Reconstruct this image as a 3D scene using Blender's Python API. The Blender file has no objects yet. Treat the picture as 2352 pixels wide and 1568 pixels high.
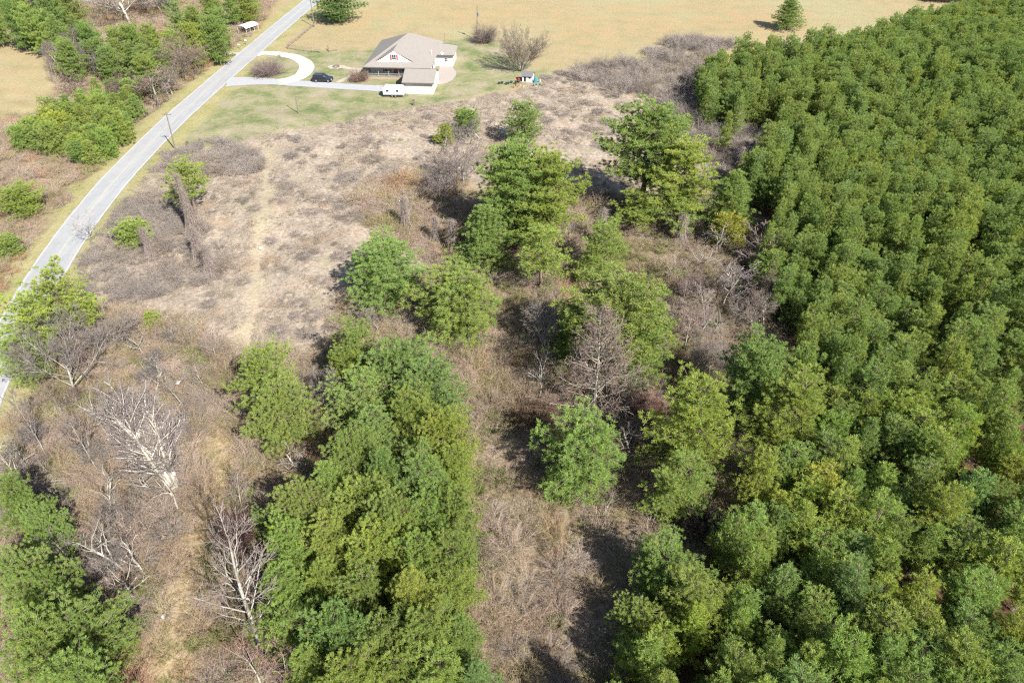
import bpy, math, random
import numpy as np
from mathutils import Vector, Matrix, noise

R = math.radians
sc = bpy.context.scene
COL = sc.collection

# ------------------------------------------------------------------ camera, sky, sun, exposure
PITCH = R(40.0); CAMH = 60.0
cam_d = bpy.data.cameras.new("camera")
cam_d.sensor_width = 36.0; cam_d.lens = 24.0
cam_d.clip_start = 0.5; cam_d.clip_end = 4000.0
cam = bpy.data.objects.new("camera", cam_d); COL.objects.link(cam)
cam.location = (0, 0, CAMH); cam.rotation_euler = (R(90) - PITCH, 0, 0)
sc.camera = cam

SUN_EL = R(41.0)
SUN_DX, SUN_DY = 0.62, -0.785          # where the sun stands, seen from above
world = bpy.data.worlds.new("World"); sc.world = world
world.use_nodes = True
wn = world.node_tree; wn.nodes.clear()
sky = wn.nodes.new("ShaderNodeTexSky"); sky.sky_type = 'NISHITA'; sky.sun_disc = False
sky.sun_elevation = SUN_EL; sky.sun_rotation = math.atan2(SUN_DX, SUN_DY)
sky.air_density = 1.0; sky.dust_density = 1.0
bg = wn.nodes.new("ShaderNodeBackground"); bg.inputs[1].default_value = 0.075
wo = wn.nodes.new("ShaderNodeOutputWorld")
wn.links.new(sky.outputs[0], bg.inputs[0]); wn.links.new(bg.outputs[0], wo.inputs[0])

sun_d = bpy.data.lights.new("sun", 'SUN'); sun_d.energy = 5.0; sun_d.angle = R(0.5)
sun_d.color = (1.0, 0.955, 0.88)
sun = bpy.data.objects.new("sun", sun_d); COL.objects.link(sun)
_s = Vector((SUN_DX * math.cos(SUN_EL), SUN_DY * math.cos(SUN_EL), math.sin(SUN_EL)))
sun.rotation_euler = _s.to_track_quat('Z', 'Y').to_euler(); sun.location = (40, -50, 120)

sc.view_settings.view_transform = 'Standard'; sc.view_settings.look = 'None'
sc.view_settings.gamma = 1.0; sc.view_settings.exposure = 1.42
sc.render.engine = 'CYCLES'
sc.cycles.max_bounces = 6; sc.cycles.diffuse_bounces = 2; sc.cycles.glossy_bounces = 2
sc.cycles.transmission_bounces = 4; sc.cycles.use_denoising = False
sc.cycles.pixel_filter_type = 'BLACKMAN_HARRIS'; sc.cycles.filter_width = 1.3

# ------------------------------------------------------------------ measuring helpers
F = 1568.0; CX, CY = 1176.0, 784.0
cP, sP = math.cos(PITCH), math.sin(PITCH)
def at(u, v, z=0.0):
    """point of the place seen at (u, v) of the photograph (2352 px wide) at height z"""
    x = (u - CX) / F; y = (CY - v) / F
    Y = cP + y * sP; Z = -sP + y * cP
    t = (z - CAMH) / Z
    return (x * t, Y * t)
def px_size(u, v, z=0.0):
    x, y = at(u, v, z)
    return (y * cP + (CAMH - z) * sP) / F       # metres per pixel there

# ------------------------------------------------------------------ object helpers
def link(o, parent=None):
    COL.objects.link(o)
    if parent: o.parent = parent
    return o
def tag(o, label=None, cat=None, group=None, kind=None):
    if label: o["label"] = label
    if cat: o["category"] = cat
    if group: o["group"] = group
    if kind: o["kind"] = kind
    return o
def empty(name, loc, rz=0.0, label=None, cat=None, group=None):
    o = bpy.data.objects.new(name, None); o.empty_display_size = 0.3
    link(o); o.location = loc; o.rotation_euler = (0, 0, rz)
    return tag(o, label, cat, group)
def mesh_np(name, verts, faces, mats, fmat=None, smooth=False, nside=None):
    """verts (N,3), faces (M,k) array or list of tuples"""
    me = bpy.data.meshes.new(name)
    verts = np.asarray(verts, dtype=np.float32)
    if isinstance(faces, np.ndarray):
        M, k = faces.shape
        me.vertices.add(len(verts)); me.vertices.foreach_set("co", verts.ravel())
        me.loops.add(M * k); me.loops.foreach_set("vertex_index", faces.astype(np.int32).ravel())
        me.polygons.add(M)
        me.polygons.foreach_set("loop_start", np.arange(0, M * k, k, dtype=np.int32))
        me.update(calc_edges=True)
    else:
        me.from_pydata([tuple(map(float, v)) for v in verts], [], [tuple(f) for f in faces]); me.update()
    for m in (mats if isinstance(mats, (list, tuple)) else [mats]):
        me.materials.append(m)
    if fmat is not None:
        me.polygons.foreach_set("material_index", np.asarray(fmat, dtype=np.int32))
    if smooth: me.polygons.foreach_set("use_smooth", np.ones(len(me.polygons), dtype=bool))
    return me
def fattr(me, name, vals):
    a = me.attributes.new(name, 'FLOAT', 'FACE'); a.data.foreach_set("value", np.asarray(vals, dtype=np.float32))

class MB:
    """collects shapes into one mesh"""
    def __init__(s): s.v = []; s.f = []
    def add(s, vs, fs):
        b = len(s.v); s.v += [tuple(v) for v in vs]; s.f += [tuple(b + i for i in f) for f in fs]; return s
    def box(s, x0, x1, y0, y1, z0, z1, tx=0, ty=0):
        return s.add([(x0, y0, z0), (x1, y0, z0), (x1, y1, z0), (x0, y1, z0),
                      (x0 + tx, y0 + ty, z1), (x1 - tx, y0 + ty, z1), (x1 - tx, y1 - ty, z1), (x0 + tx, y1 - ty, z1)],
                     [(0, 3, 2, 1), (4, 5, 6, 7), (0, 1, 5, 4), (1, 2, 6, 5), (2, 3, 7, 6), (3, 0, 4, 7)])
    def tube(s, p, q, r0, r1=None, n=8, cap=True):
        r1 = r0 if r1 is None else r1
        p = Vector(p); q = Vector(q); d = (q - p).normalized()
        a = d.orthogonal().normalized(); b = d.cross(a)
        vs = []
        for c, r in ((p, r0), (q, r1)):
            for i in range(n):
                t = 2 * math.pi * i / n
                vs.append(c + a * (r * math.cos(t)) + b * (r * math.sin(t)))
        fs = [(i, (i + 1) % n, n + (i + 1) % n, n + i) for i in range(n)]
        if cap: fs += [tuple(range(n))[::-1], tuple(range(n, 2 * n))]
        return s.add(vs, fs)
    def prism(s, prof, y0, y1):
        """profile in xz extruded along y"""
        n = len(prof)
        vs = [(x, y0, z) for x, z in prof] + [(x, y1, z) for x, z in prof]
        fs = [(i, (i + 1) % n, n + (i + 1) % n, n + i) for i in range(n)] + [tuple(range(n))[::-1], tuple(range(n, 2 * n))]
        return s.add(vs, fs)
    def build(s, name, mat, parent=None, bevel=0.0, smooth=False):
        me = bpy.data.meshes.new(name); me.from_pydata(s.v, [], s.f); me.update()
        me.materials.append(mat)
        o = link(bpy.data.objects.new(name, me), parent)
        import bmesh
        bm = bmesh.new(); bm.from_mesh(me); bmesh.ops.recalc_face_normals(bm, faces=bm.faces[:])
        if bevel > 0:
            bmesh.ops.bevel(bm, geom=bm.edges[:], offset=bevel, segments=2, affect='EDGES', clamp_overlap=True)
        bm.to_mesh(me); bm.free()
        if smooth: me.polygons.foreach_set("use_smooth", np.ones(len(me.polygons), dtype=bool))
        return o
def copy_tree(o, parent=None):
    c = o.copy(); COL.objects.link(c); c.parent = parent
    for ch in list(o.children): copy_tree(ch, c)
    return c

# ------------------------------------------------------------------ materials
def new_mat(name):
    m = bpy.data.materials.new(name); m.use_nodes = True
    nt = m.node_tree; nt.nodes.clear()
    out = nt.nodes.new("ShaderNodeOutputMaterial")
    return m, nt, out
def N(nt, typ, **kw):
    n = nt.nodes.new(typ)
    for k, v in kw.items():
        if k.startswith("i_"):
            n.inputs[int(k[2:])].default_value = v
        else: setattr(n, k, v)
    return n
def ramp(nt, fac, stops):
    r = nt.nodes.new("ShaderNodeValToRGB")
    el = r.color_ramp.elements
    while len(el) > 1: el.remove(el[0])
    el[0].position = stops[0][0]; el[0].color = (*stops[0][1], 1)
    for p, c in stops[1:]:
        e = el.new(p); e.color = (*c, 1)
    nt.links.new(fac, r.inputs[0]); return r.outputs[0]
def mix(nt, fac, a, b, mode='MIX'):
    m = nt.nodes.new("ShaderNodeMix"); m.data_type = 'RGBA'; m.blend_type = mode; m.clamp_factor = True
    for sock, val in ((m.inputs[0], fac), (m.inputs[6], a), (m.inputs[7], b)):
        if hasattr(val, "links"): nt.links.new(val, sock)
        elif isinstance(val, (int, float)): sock.default_value = val
        else: sock.default_value = (*val, 1) if len(val) == 3 else val
    return m.outputs[2]
def math_n(nt, op, a, b=None, clamp=False):
    m = nt.nodes.new("ShaderNodeMath"); m.operation = op; m.use_clamp = clamp
    for i, v in enumerate((a, b)):
        if v is None: continue
        if hasattr(v, "links"): nt.links.new(v, m.inputs[i])
        else: m.inputs[i].default_value = v
    return m.outputs[0]
def noise_n(nt, vec, scale, detail=4, rough=0.6, dist=0.0):
    n = nt.nodes.new("ShaderNodeTexNoise"); n.inputs["Scale"].default_value = scale
    n.inputs["Detail"].default_value = detail; n.inputs["Roughness"].default_value = rough
    n.inputs["Distortion"].default_value = dist
    if vec is not None: nt.links.new(vec, n.inputs["Vector"])
    return n.outputs[0]
ALB = 0.54          # the palette below was picked from the bright picture; this brings it to real albedos
def principled(nt, out, col, rough=0.8, metal=0.0, spec=0.3, bump=None, bstr=0.3, bdist=0.05, alb=None):
    alb = ALB if alb is None else alb
    col = mix(nt, 1.0, col, (alb, alb, alb), 'MULTIPLY')
    p = nt.nodes.new("ShaderNodeBsdfPrincipled")
    if hasattr(col, "links"): nt.links.new(col, p.inputs["Base Color"])
    else: p.inputs["Base Color"].default_value = (*col, 1)
    if hasattr(rough, "links"): nt.links.new(rough, p.inputs["Roughness"])
    else: p.inputs["Roughness"].default_value = rough
    p.inputs["Metallic"].default_value = metal
    p.inputs["Specular IOR Level"].default_value = spec
    if bump is not None:
        b = nt.nodes.new("ShaderNodeBump"); b.inputs["Strength"].default_value = bstr
        b.inputs["Distance"].default_value = bdist
        nt.links.new(bump, b.inputs["Height"]); nt.links.new(b.outputs[0], p.inputs["Normal"])
    nt.links.new(p.outputs[0], out.inputs[0]); return p
def simple(name, col, rough=0.6, metal=0.0, spec=0.4, var=0.12, scale=6.0, alb=None):
    m, nt, out = new_mat(name)
    tc = nt.nodes.new("ShaderNodeTexCoord")
    n = noise_n(nt, tc.outputs["Object"], scale, 5)
    c = ramp(nt, n, [(0.3, tuple(x * (1 - var) for x in col)), (0.7, tuple(min(1, x * (1 + var)) for x in col))])
    principled(nt, out, c, rough, metal, spec, alb=alb)
    return m

def needle_mat(name, cols):
    m, nt, out = new_mat(name)
    oi = nt.nodes.new("ShaderNodeObjectInfo")
    fa = N(nt, "ShaderNodeAttribute", attribute_name="tint")
    base = ramp(nt, oi.outputs["Random"], cols)
    base = mix(nt, 1.0, base, oi.outputs["Color"], 'MULTIPLY')
    ln_ = noise_n(nt, oi.outputs["Location"], 0.11, 3)
    base = mix(nt, math_n(nt, 'MULTIPLY', math_n(nt, 'SUBTRACT', ln_, 0.50, True), 3.0, True), base, mix(nt, 1.0, base, (1.18, 1.08, 0.72), 'MULTIPLY'))
    base = mix(nt, math_n(nt, 'MULTIPLY', math_n(nt, 'SUBTRACT', 0.47, ln_, True), 3.0, True), base, mix(nt, 1.0, base, (0.90, 0.96, 1.0), 'MULTIPLY'))
    yel = mix(nt, 1.0, base, (1.3, 1.14, 0.72), 'MULTIPLY')
    blu = mix(nt, 1.0, base, (0.72, 0.84, 0.84), 'MULTIPLY')
    c = mix(nt, math_n(nt, 'MULTIPLY', math_n(nt, 'SUBTRACT', fa.outputs["Fac"], 0.62, True), 2.4, True), base, yel)
    c = mix(nt, math_n(nt, 'MULTIPLY', math_n(nt, 'SUBTRACT', 0.40, fa.outputs["Fac"], True), 2.4, True), c, blu)
    d = nt.nodes.new("ShaderNodeBsdfPrincipled"); nt.links.new(c, d.inputs["Base Color"])
    d.inputs["Roughness"].default_value = 0.6; d.inputs["Specular IOR Level"].default_value = 0.12
    t = nt.nodes.new("ShaderNodeBsdfTranslucent")
    tc_ = mix(nt, 1.0, c, (1.2, 1.2, 0.75), 'MULTIPLY'); nt.links.new(tc_, t.inputs[0])
    ms = nt.nodes.new("ShaderNodeMixShader"); ms.inputs[0].default_value = 0.40
    nt.links.new(d.outputs[0], ms.inputs[1]); nt.links.new(t.outputs[0], ms.inputs[2])
    nt.links.new(ms.outputs[0], out.inputs[0]); return m
def bark_mat(name, stops, scale=3.0, objtint=True):
    m, nt, out = new_mat(name)
    tc = nt.nodes.new("ShaderNodeTexCoord"); oi = nt.nodes.new("ShaderNodeObjectInfo")
    fa = N(nt, "ShaderNodeAttribute", attribute_name="tint")
    n = noise_n(nt, tc.outputs["Object"], scale, 5)
    n = math_n(nt, 'ADD', math_n(nt, 'MULTIPLY', n, 0.6), math_n(nt, 'MULTIPLY', fa.outputs["Fac"], 0.4))
    c = ramp(nt, n, stops)
    if objtint: c = mix(nt, 1.0, c, oi.outputs["Color"], 'MULTIPLY')
    principled(nt, out, c, 0.85, 0, 0.2)
    return m
def brush_mat(name, pal, poscale=0.07):
    """twigs whose colour drifts over the land and from clump to clump"""
    m, nt, out = new_mat(name)
    oi = nt.nodes.new("ShaderNodeObjectInfo")
    fa = N(nt, "ShaderNodeAttribute", attribute_name="tint")
    n = noise_n(nt, oi.outputs["Location"], poscale, 3)
    f = math_n(nt, 'ADD', math_n(nt, 'MULTIPLY', math_n(nt, 'SUBTRACT', n, 0.5), 3.6),
               math_n(nt, 'ADD', math_n(nt, 'MULTIPLY', oi.outputs["Random"], 0.55), 0.22))
    c = ramp(nt, f, pal)
    n2 = noise_n(nt, oi.outputs["Location"], 0.30, 3)
    k = math_n(nt, 'ADD', math_n(nt, 'MULTIPLY', fa.outputs["Fac"], 0.4), math_n(nt, 'ADD', math_n(nt, 'MULTIPLY', n2, 1.4), 0.12))
    kk = nt.nodes.new("ShaderNodeCombineColor")
    for i in range(3): nt.links.new(k, kk.inputs[i])
    c = mix(nt, 1.0, c, kk.outputs[0], 'MULTIPLY')
    principled(nt, out, c, 0.8, 0, 0.2)
    return m

M = {}
M['needle'] = needle_mat("pine_needles", [(0.0, (0.191, 0.271, 0.084)), (0.35, (0.220, 0.292, 0.083)), (0.65, (0.250, 0.309, 0.083)), (1.0, (0.197, 0.281, 0.097))])
M['pbark'] = bark_mat("pine_bark", [(0.3, (0.16, 0.11, 0.08)), (0.7, (0.32, 0.25, 0.20))])
M['wbark'] = bark_mat("pale_bark", [(0.25, (0.30, 0.27, 0.23)), (0.5, (0.50, 0.47, 0.42)), (0.75, (0.70, 0.68, 0.62))], 1.6)
M['twig'] = bark_mat("twigs", [(0.25, (0.26, 0.22, 0.20)), (0.75, (0.46, 0.41, 0.385))], 1.0)
M['brush'] = brush_mat("brush_twigs", [(0.0, (0.414, 0.370, 0.176)), (0.15, (0.501, 0.381, 0.246)), (0.35, (0.577, 0.428, 0.329)), (0.55, (0.628, 0.501, 0.422)), (0.7, (0.552, 0.452, 0.282)), (0.85, (0.452, 0.405, 0.199)), (1.0, (0.628, 0.370, 0.246))])
M['bramble'] = brush_mat("bramble_canes", [(0.0, (0.403, 0.350, 0.312)), (0.5, (0.464, 0.399, 0.349)), (1.0, (0.423, 0.350, 0.275))])
M['olive'] = brush_mat("olive_leaves", [(0.0, (0.24, 0.27, 0.09)), (0.5, (0.32, 0.33, 0.12)), (1.0, (0.19, 0.25, 0.08))])
M['weed'] = brush_mat("dead_weed_stems", [(0.0, (0.479, 0.397, 0.308)), (0.4, (0.575, 0.481, 0.386)), (0.7, (0.518, 0.435, 0.368)), (1.0, (0.555, 0.435, 0.300))])
M['straw'] = brush_mat("straw_grass", [(0.0, (0.594, 0.462, 0.253)), (0.5, (0.638, 0.495, 0.297)), (1.0, (0.396, 0.418, 0.154))])

# ------------------------------------------------------------------ vegetation builders
def tubes_np(P0, P1, R0, R1, n=3):
    P0 = np.asarray(P0, float); P1 = np.asarray(P1, float); R0 = np.asarray(R0)[:, None]; R1 = np.asarray(R1)[:, None]
    d = P1 - P0; L = np.linalg.norm(d, axis=1, keepdims=True); d = d / np.maximum(L, 1e-6)
    ref = np.where(np.abs(d[:, 2:3]) < 0.9, np.array([[0, 0, 1.0]]), np.array([[1.0, 0, 0]]))
    a = np.cross(d, ref); a /= np.linalg.norm(a, axis=1, keepdims=True); b = np.cross(d, a)
    K = len(P0); V = np.zeros((K, 2 * n, 3))
    for i in range(n):
        t = 2 * math.pi * i / n
        o = a * math.cos(t) + b * math.sin(t)
        V[:, i] = P0 + o * R0; V[:, n + i] = P1 + o * R1
    base = (np.arange(K) * 2 * n)[:, None]
    fs = np.stack([np.stack([base[:, 0] + i, base[:, 0] + (i + 1) % n, base[:, 0] + n + (i + 1) % n, base[:, 0] + n + i], 1) for i in range(n)], 1).reshape(-1, 4)
    return V.reshape(-1, 3), fs
def tube_mesh(name, segs, mat, n=3, tint=None):
    P0 = [s[0] for s in segs]; P1 = [s[1] for s in segs]
    v, f = tubes_np(P0, P1, [s[2] for s in segs], [s[3] for s in segs], n)
    me = mesh_np(name, v, f, mat)
    rs = np.random.RandomState(len(segs))
    t = rs.rand(len(segs)) if tint is None else np.asarray(tint)
    fattr(me, "tint", np.repeat(t, n))
    if n > 4: me.polygons.foreach_set("use_smooth", np.ones(len(me.polygons), dtype=bool))
    return me

def blades(rs, C, D, per, ln, wd, spread):
    """needle tufts: C centres, D directions, per blades each"""
    K = len(C)
    d = np.repeat(D, per, 0) + rs.normal(0, spread, (K * per, 3))
    d /= np.linalg.norm(d, axis=1, keepdims=True)
    c = np.repeat(C, per, 0) + rs.normal(0, 0.05, (K * per, 3))
    L = ln * rs.uniform(0.65, 1.15, (K * per, 1))
    s = np.cross(d, rs.normal(0, 1, (K * per, 3))); s /= np.linalg.norm(s, axis=1, keepdims=True)
    w = wd * rs.uniform(0.7, 1.3, (K * per, 1))
    v = np.stack([c - s * w * 0.5 * 0.5, c + s * w * 0.25, c + d * L * 0.6 + s * w * 0.6, c + d * L, c + d * L * 0.6 - s * w * 0.6], 1)
    b = (np.arange(K * per) * 5)[:, None]
    f = np.stack([b[:, 0], b[:, 0] + 1, b[:, 0] + 2, b[:, 0] + 4], 1)
    f2 = np.stack([b[:, 0] + 4, b[:, 0] + 2, b[:, 0] + 3, b[:, 0] + 3], 1)
    # one quad blade per needle bundle keeps the mesh light
    blades.nrm = d * 0.75 + np.repeat(D, per, 0) * 0.55
    blades.nrm /= np.linalg.norm(blades.nrm, axis=1, keepdims=True)
    v4 = np.stack([c - s * w * 0.3, c + s * w * 0.3, c + d * L + s * w * 0.4, c + d * L - s * w * 0.4], 1).reshape(-1, 3)
    f4 = np.arange(K * per * 4).reshape(-1, 4)
    return v4, f4

def make_pine(seed, h=12.0, cr=4.0, base=0.30, prof='round', wsp=0.50, nb=5, per=13, ln=0.36, wd=0.075, tsp=0.42, gaps=0.0):
    rs = np.random.RandomState(seed); rnd = random.Random(seed)
    bx, by = rs.uniform(-0.4, 0.4, 2) * h / 12
    def axis(z):
        t = z / h; return np.array([bx * math.sin(t * 2.4), by * math.sin(t * 2.0 + .5) - by * math.sin(.5), z])
    tr = []; r0 = 0.017 * h
    zs = np.linspace(0, h * 0.98, 14)
    for a, b in zip(zs[:-1], zs[1:]):
        tr.append((axis(a), axis(b), r0 * (1 - a / h) ** 0.8 + .02, r0 * (1 - b / h) ** 0.8 + .02))
    limbs = []; C = []; D = []; T = []
    z = base * h
    lop = [rs.uniform(0.68, 1.30) for _ in range(8)]      # uneven crown, sector by sector
    while z < h * 0.985:
        t = (z - base * h) / (h * (1 - base))
        if prof == 'round':
            pr = math.sqrt(max(0.0, 1 - ((t - 0.30) / 0.72) ** 2)) if t > 0.30 else 0.62 + 0.38 * (t / 0.30)
        elif prof == 'cone':
            pr = (1 - t) ** 0.72 * 0.97 + 0.06 if t > 0.12 else 0.75 + 2 * t
        else:
            pr = math.sqrt(max(0.0, 1 - ((t - 0.42) / 0.62) ** 2)) * (0.8 + 0.2 * math.sin(t * 17))
        n = nb if t < 0.8 else max(3, nb - 1)
        az0 = rs.uniform(0, 6.28)
        for k in range(n):
            if rs.rand() < gaps: continue
            az = az0 + 6.283 * k / n + rs.normal(0, 0.25)
            L = cr * pr * lop[int((az % 6.283) / 0.7854) % 8] * rs.uniform(0.72, 1.08)
            L = max(L, 0.25)
            up = 0.05 + 0.55 * t + rs.normal(0, 0.09)
            p = axis(z); dirh = np.array([math.cos(az), math.sin(az), 0.0]); st = max(2, int(L / 0.9))
            q = p.copy()
            for i in range(st):
                s = (i + 1) / st
                d = dirh + np.array([0, 0, up * (0.4 + 1.1 * s)]) + rs.normal(0, 0.06, 3)
                d /= np.linalg.norm(d)
                q2 = q + d * L / st
                limbs.append((q, q2, 0.045 * (1 - (i / st) * 0.75) * min(1.6, L / 2), 0.045 * (1 - ((i + 1) / st) * 0.75) * min(1.6, L / 2)))
                # side shoots with tufts
                if s > 0.28:
                    m = max(1, int(round(L / st / tsp)))
                    for j in range(m):
                        f = (j + rs.rand()) / m; c0 = q + (q2 - q) * f
                        lat = min(1.0, 0.35 + 0.28 * L * (1.15 - s))
                        for sd in (-1, 1):
                            if rs.rand() < 0.12: continue
                            side = np.array([-dirh[1], dirh[0], 0]) * sd
                            ll = lat * rs.uniform(0.35, 1.0)
                            e = c0 + side * ll + dirh * ll * 0.5 + np.array([0, 0, ll * rs.uniform(0.0, 0.5)])
                            C.append(e); D.append(dirh * 0.35 + side * 0.25 + np.array([0, 0, 0.9])); T.append(0)
                            if ll > 0.45:
                                C.append(c0 + (e - c0) * 0.5 + np.array([0, 0, .05])); D.append(dirh * 0.2 + np.array([0, 0, 1.0])); T.append(0)
                q = q2
            C.append(q); D.append(dirh * 0.7 + np.array([0, 0, 0.8])); T.append(1)
        z += wsp * rs.uniform(0.8, 1.2)
    C.append(axis(h)); D.append(np.array([0, 0, 1.0])); T.append(1)
    C = np.array(C); D = np.array(D)
    D /= np.linalg.norm(D, axis=1, keepdims=True)
    jit = rs.normal(0, 0.09, C.shape)
    C = np.round(C / 0.55) * 0.55 * 0.55 + C * 0.45 + jit
    v, f = blades(rs, C, D, per, ln, wd, 0.55)
    me = mesh_np("pine_crown", v, f, M['needle'])
    out = C - np.stack([np.zeros(len(C)), np.zeros(len(C)), C[:, 2] * 0.75], 1); out /= np.linalg.norm(out, axis=1, keepdims=True) + 1e-6
    nn = blades.nrm + np.repeat(out, per, 0) * 0.45; nn /= np.linalg.norm(nn, axis=1, keepdims=True)
    an = me.attributes.new("nrm", 'FLOAT_VECTOR', 'FACE'); an.data.foreach_set("vector", nn.astype(np.float32).ravel())
    tt = np.clip(rs.normal(0.5, 0.19, len(C)), 0, 1)
    fattr(me, "tint", np.repeat(tt, per))
    n1 = len(tr)
    tv, tf = tubes_np([s[0] for s in tr], [s[1] for s in tr], [s[2] for s in tr], [s[3] for s in tr], 7)
    lv, lf = tubes_np([s[0] for s in limbs], [s[1] for s in limbs], [s[2] for s in limbs], [s[3] for s in limbs], 3)
    tme = bpy.data.meshes.new("x"); bpy.data.meshes.remove(tme)
    tme = mesh_np("pine_trunk", np.vstack([tv, lv]), np.vstack([tf, lf + len(tv)]), M['pbark'])
    fattr(tme, "tint", rs.rand(len(tf) + len(lf)))
    return dict(crown=me, trunk=tme, h=h, r=cr * .80, n=len(C))

def grow(rs, out, p, d, L, r, lev, cfg):
    """a limb and its branches; out[level] gets (p0,p1,r0,r1)"""
    st = cfg['steps'][lev]; seg = L / st
    nch = cfg['kids'][lev] if lev < len(cfg['kids']) else 0
    pts = [p]; dirs = []
    dd = d.copy(); rr = r; rend = r * cfg['taper'][lev]
    for i in range(st):
        dd = dd + rs.normal(0, cfg['wob'][lev], 3) + np.array([0, 0, cfg['trop'][lev]])
        dd /= np.linalg.norm(dd)
        q = pts[-1] + dd * seg
        ra = r + (rend - r) * i / st; rb = r + (rend - r) * (i + 1) / st
        out[min(lev, len(out) - 1)].append((pts[-1], q, ra, rb)); pts.append(q); dirs.append(dd)
    if nch:
        s0 = cfg['start'][lev]
        n = max(1, int(round(nch * rs.uniform(0.8, 1.2))))
        az = rs.uniform(0, 6.28)
        for k in range(n):
            s = s0 + (1 - s0) * (k + rs.rand()) / n
            x = s * st; i = min(st - 1, int(x)); f = x - i
            b = pts[i] + (pts[i + 1] - pts[i]) * f
            ax = dirs[i]; az += 2.4 + rs.normal(0, 0.3)
            u = np.cross(ax, [0.3, 0.2, 0.9]); u /= np.linalg.norm(u); w = np.cross(ax, u)
            ang = cfg['ang'][lev] * rs.uniform(0.75, 1.25)
            nd = ax * math.cos(ang) + (u * math.cos(az) + w * math.sin(az)) * math.sin(ang)
            lr = cfg['len'][lev] * L * (1 - cfg['cone'][lev] * (s - s0) / (1 - s0 + 1e-6)) * rs.uniform(0.75, 1.2)
            br = max(0.009, (r + (rend - r) * s) * cfg['rad'][lev])
            grow(rs, out, b, nd, lr, br, lev + 1, cfg)

CFG = dict(
    round=dict(steps=[4, 6, 5, 4, 2], kids=[10, 11, 8, 5], taper=[.6, .3, .3, .4, .6], wob=[.05, .09, .12, .14, .1], trop=[0, .05, .05, .04, .02],
               start=[.35, .25, .2, .2], ang=[.75, .7, .65, .6], len=[1.35, .55, .5, .5], cone=[.2, .5, .5, .4], rad=[.55, .5, .5, .6]),
    cone=dict(steps=[12, 5, 4, 2], kids=[70, 9, 5], taper=[.12, .3, .4, .6], wob=[.015, .07, .12, .1], trop=[0.0, .05, .05, .02],
              start=[.14, .2, .2], ang=[.98, .7, .6], len=[.42, .42, .5], cone=[.72, .5, .4], rad=[.33, .5, .6]),
    whip=dict(steps=[8, 4, 3, 2], kids=[14, 6, 4], taper=[.2, .3, .4, .6], wob=[.03, .07, .1, .1], trop=[0.0, .1, .06, .02],
              start=[.3, .2, .2], ang=[.65, .6, .6], len=[.40, .42, .5], cone=[.5, .5, .4], rad=[.4, .5, .6]),
    crook=dict(steps=[6, 6, 5, 3, 2], kids=[6, 5, 5, 3], taper=[.55, .3, .35, .4, .6], wob=[.12, .2, .22, .16, .1], trop=[0, .04, .02, 0, 0],
               start=[.3, .25, .25, .2], ang=[.75, .75, .7, .6], len=[.75, .55, .5, .5], cone=[.3, .4, .4, .4], rad=[.6, .55, .5, .6]),
    stem=dict(steps=[9, 6, 4, 2], kids=[16, 9, 5], taper=[.3, .3, .4, .6], wob=[.05, .09, .12, .1], trop=[.01, .06, .05, .02],
              start=[.25, .2, .2], ang=[.6, .6, .6], len=[.36, .42, .5], cone=[.3, .5, .4], rad=[.45, .5, .6]),
)
def make_bare(kind, seed, h=10.0, r0=None, lean=(0, 0), stems=1, spread=0.3, wmat='wbark', twmat='twig', thick=1.0):
    rs = np.random.RandomState(seed); cfg = CFG[kind]
    out = [[] for _ in range(5)]
    k0 = {'round': 0.36, 'cone': 1.0, 'whip': 0.95, 'crook': 0.5, 'stem': 0.85}[kind]
    for s in range(stems):
        az = 6.283 * s / stems + rs.uniform(-.3, .3)
        sp = spread * rs.uniform(0.4, 1.1) if stems > 1 else 0.0
        d = np.array([lean[0] + math.cos(az) * sp, lean[1] + math.sin(az) * sp, 1.0]); d /= np.linalg.norm(d)
        rr = (r0 or 0.016 * h) * (rs.uniform(0.65, 1.0) if stems > 1 else 1)
        b = np.array([math.cos(az), math.sin(az), 0]) * (0.35 if stems > 1 else 0)
        grow(rs, out, b, d, h * k0 * (rs.uniform(0.75, 1.05) if stems > 1 else 1), rr, 0, cfg)
    nl = 2 if kind in ('cone', 'whip', 'stem') else 3
    big = [s for l in out[:nl] for s in l]; tw = [s for l in out[nl:] for s in l]
    tw = [(a, b, max(c, .009) * thick, max(d_, .007) * thick) for a, b, c, d_ in tw]
    top = max(s[1][2] for s in big + tw)
    k = h / top
    def sc_(L): return [(a * k, b * k, c, d_) for a, b, c, d_ in L]
    big, tw = sc_(big), sc_(tw)
    return dict(trunk=tube_mesh("bare_trunk", big, M[wmat], 5), crown=tube_mesh("bare_crown", tw, M[twmat], 3), h=h,
                r=float(np.percentile([math.hypot(*s[1][:2]) for s in tw], 82)), n=len(tw))

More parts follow.
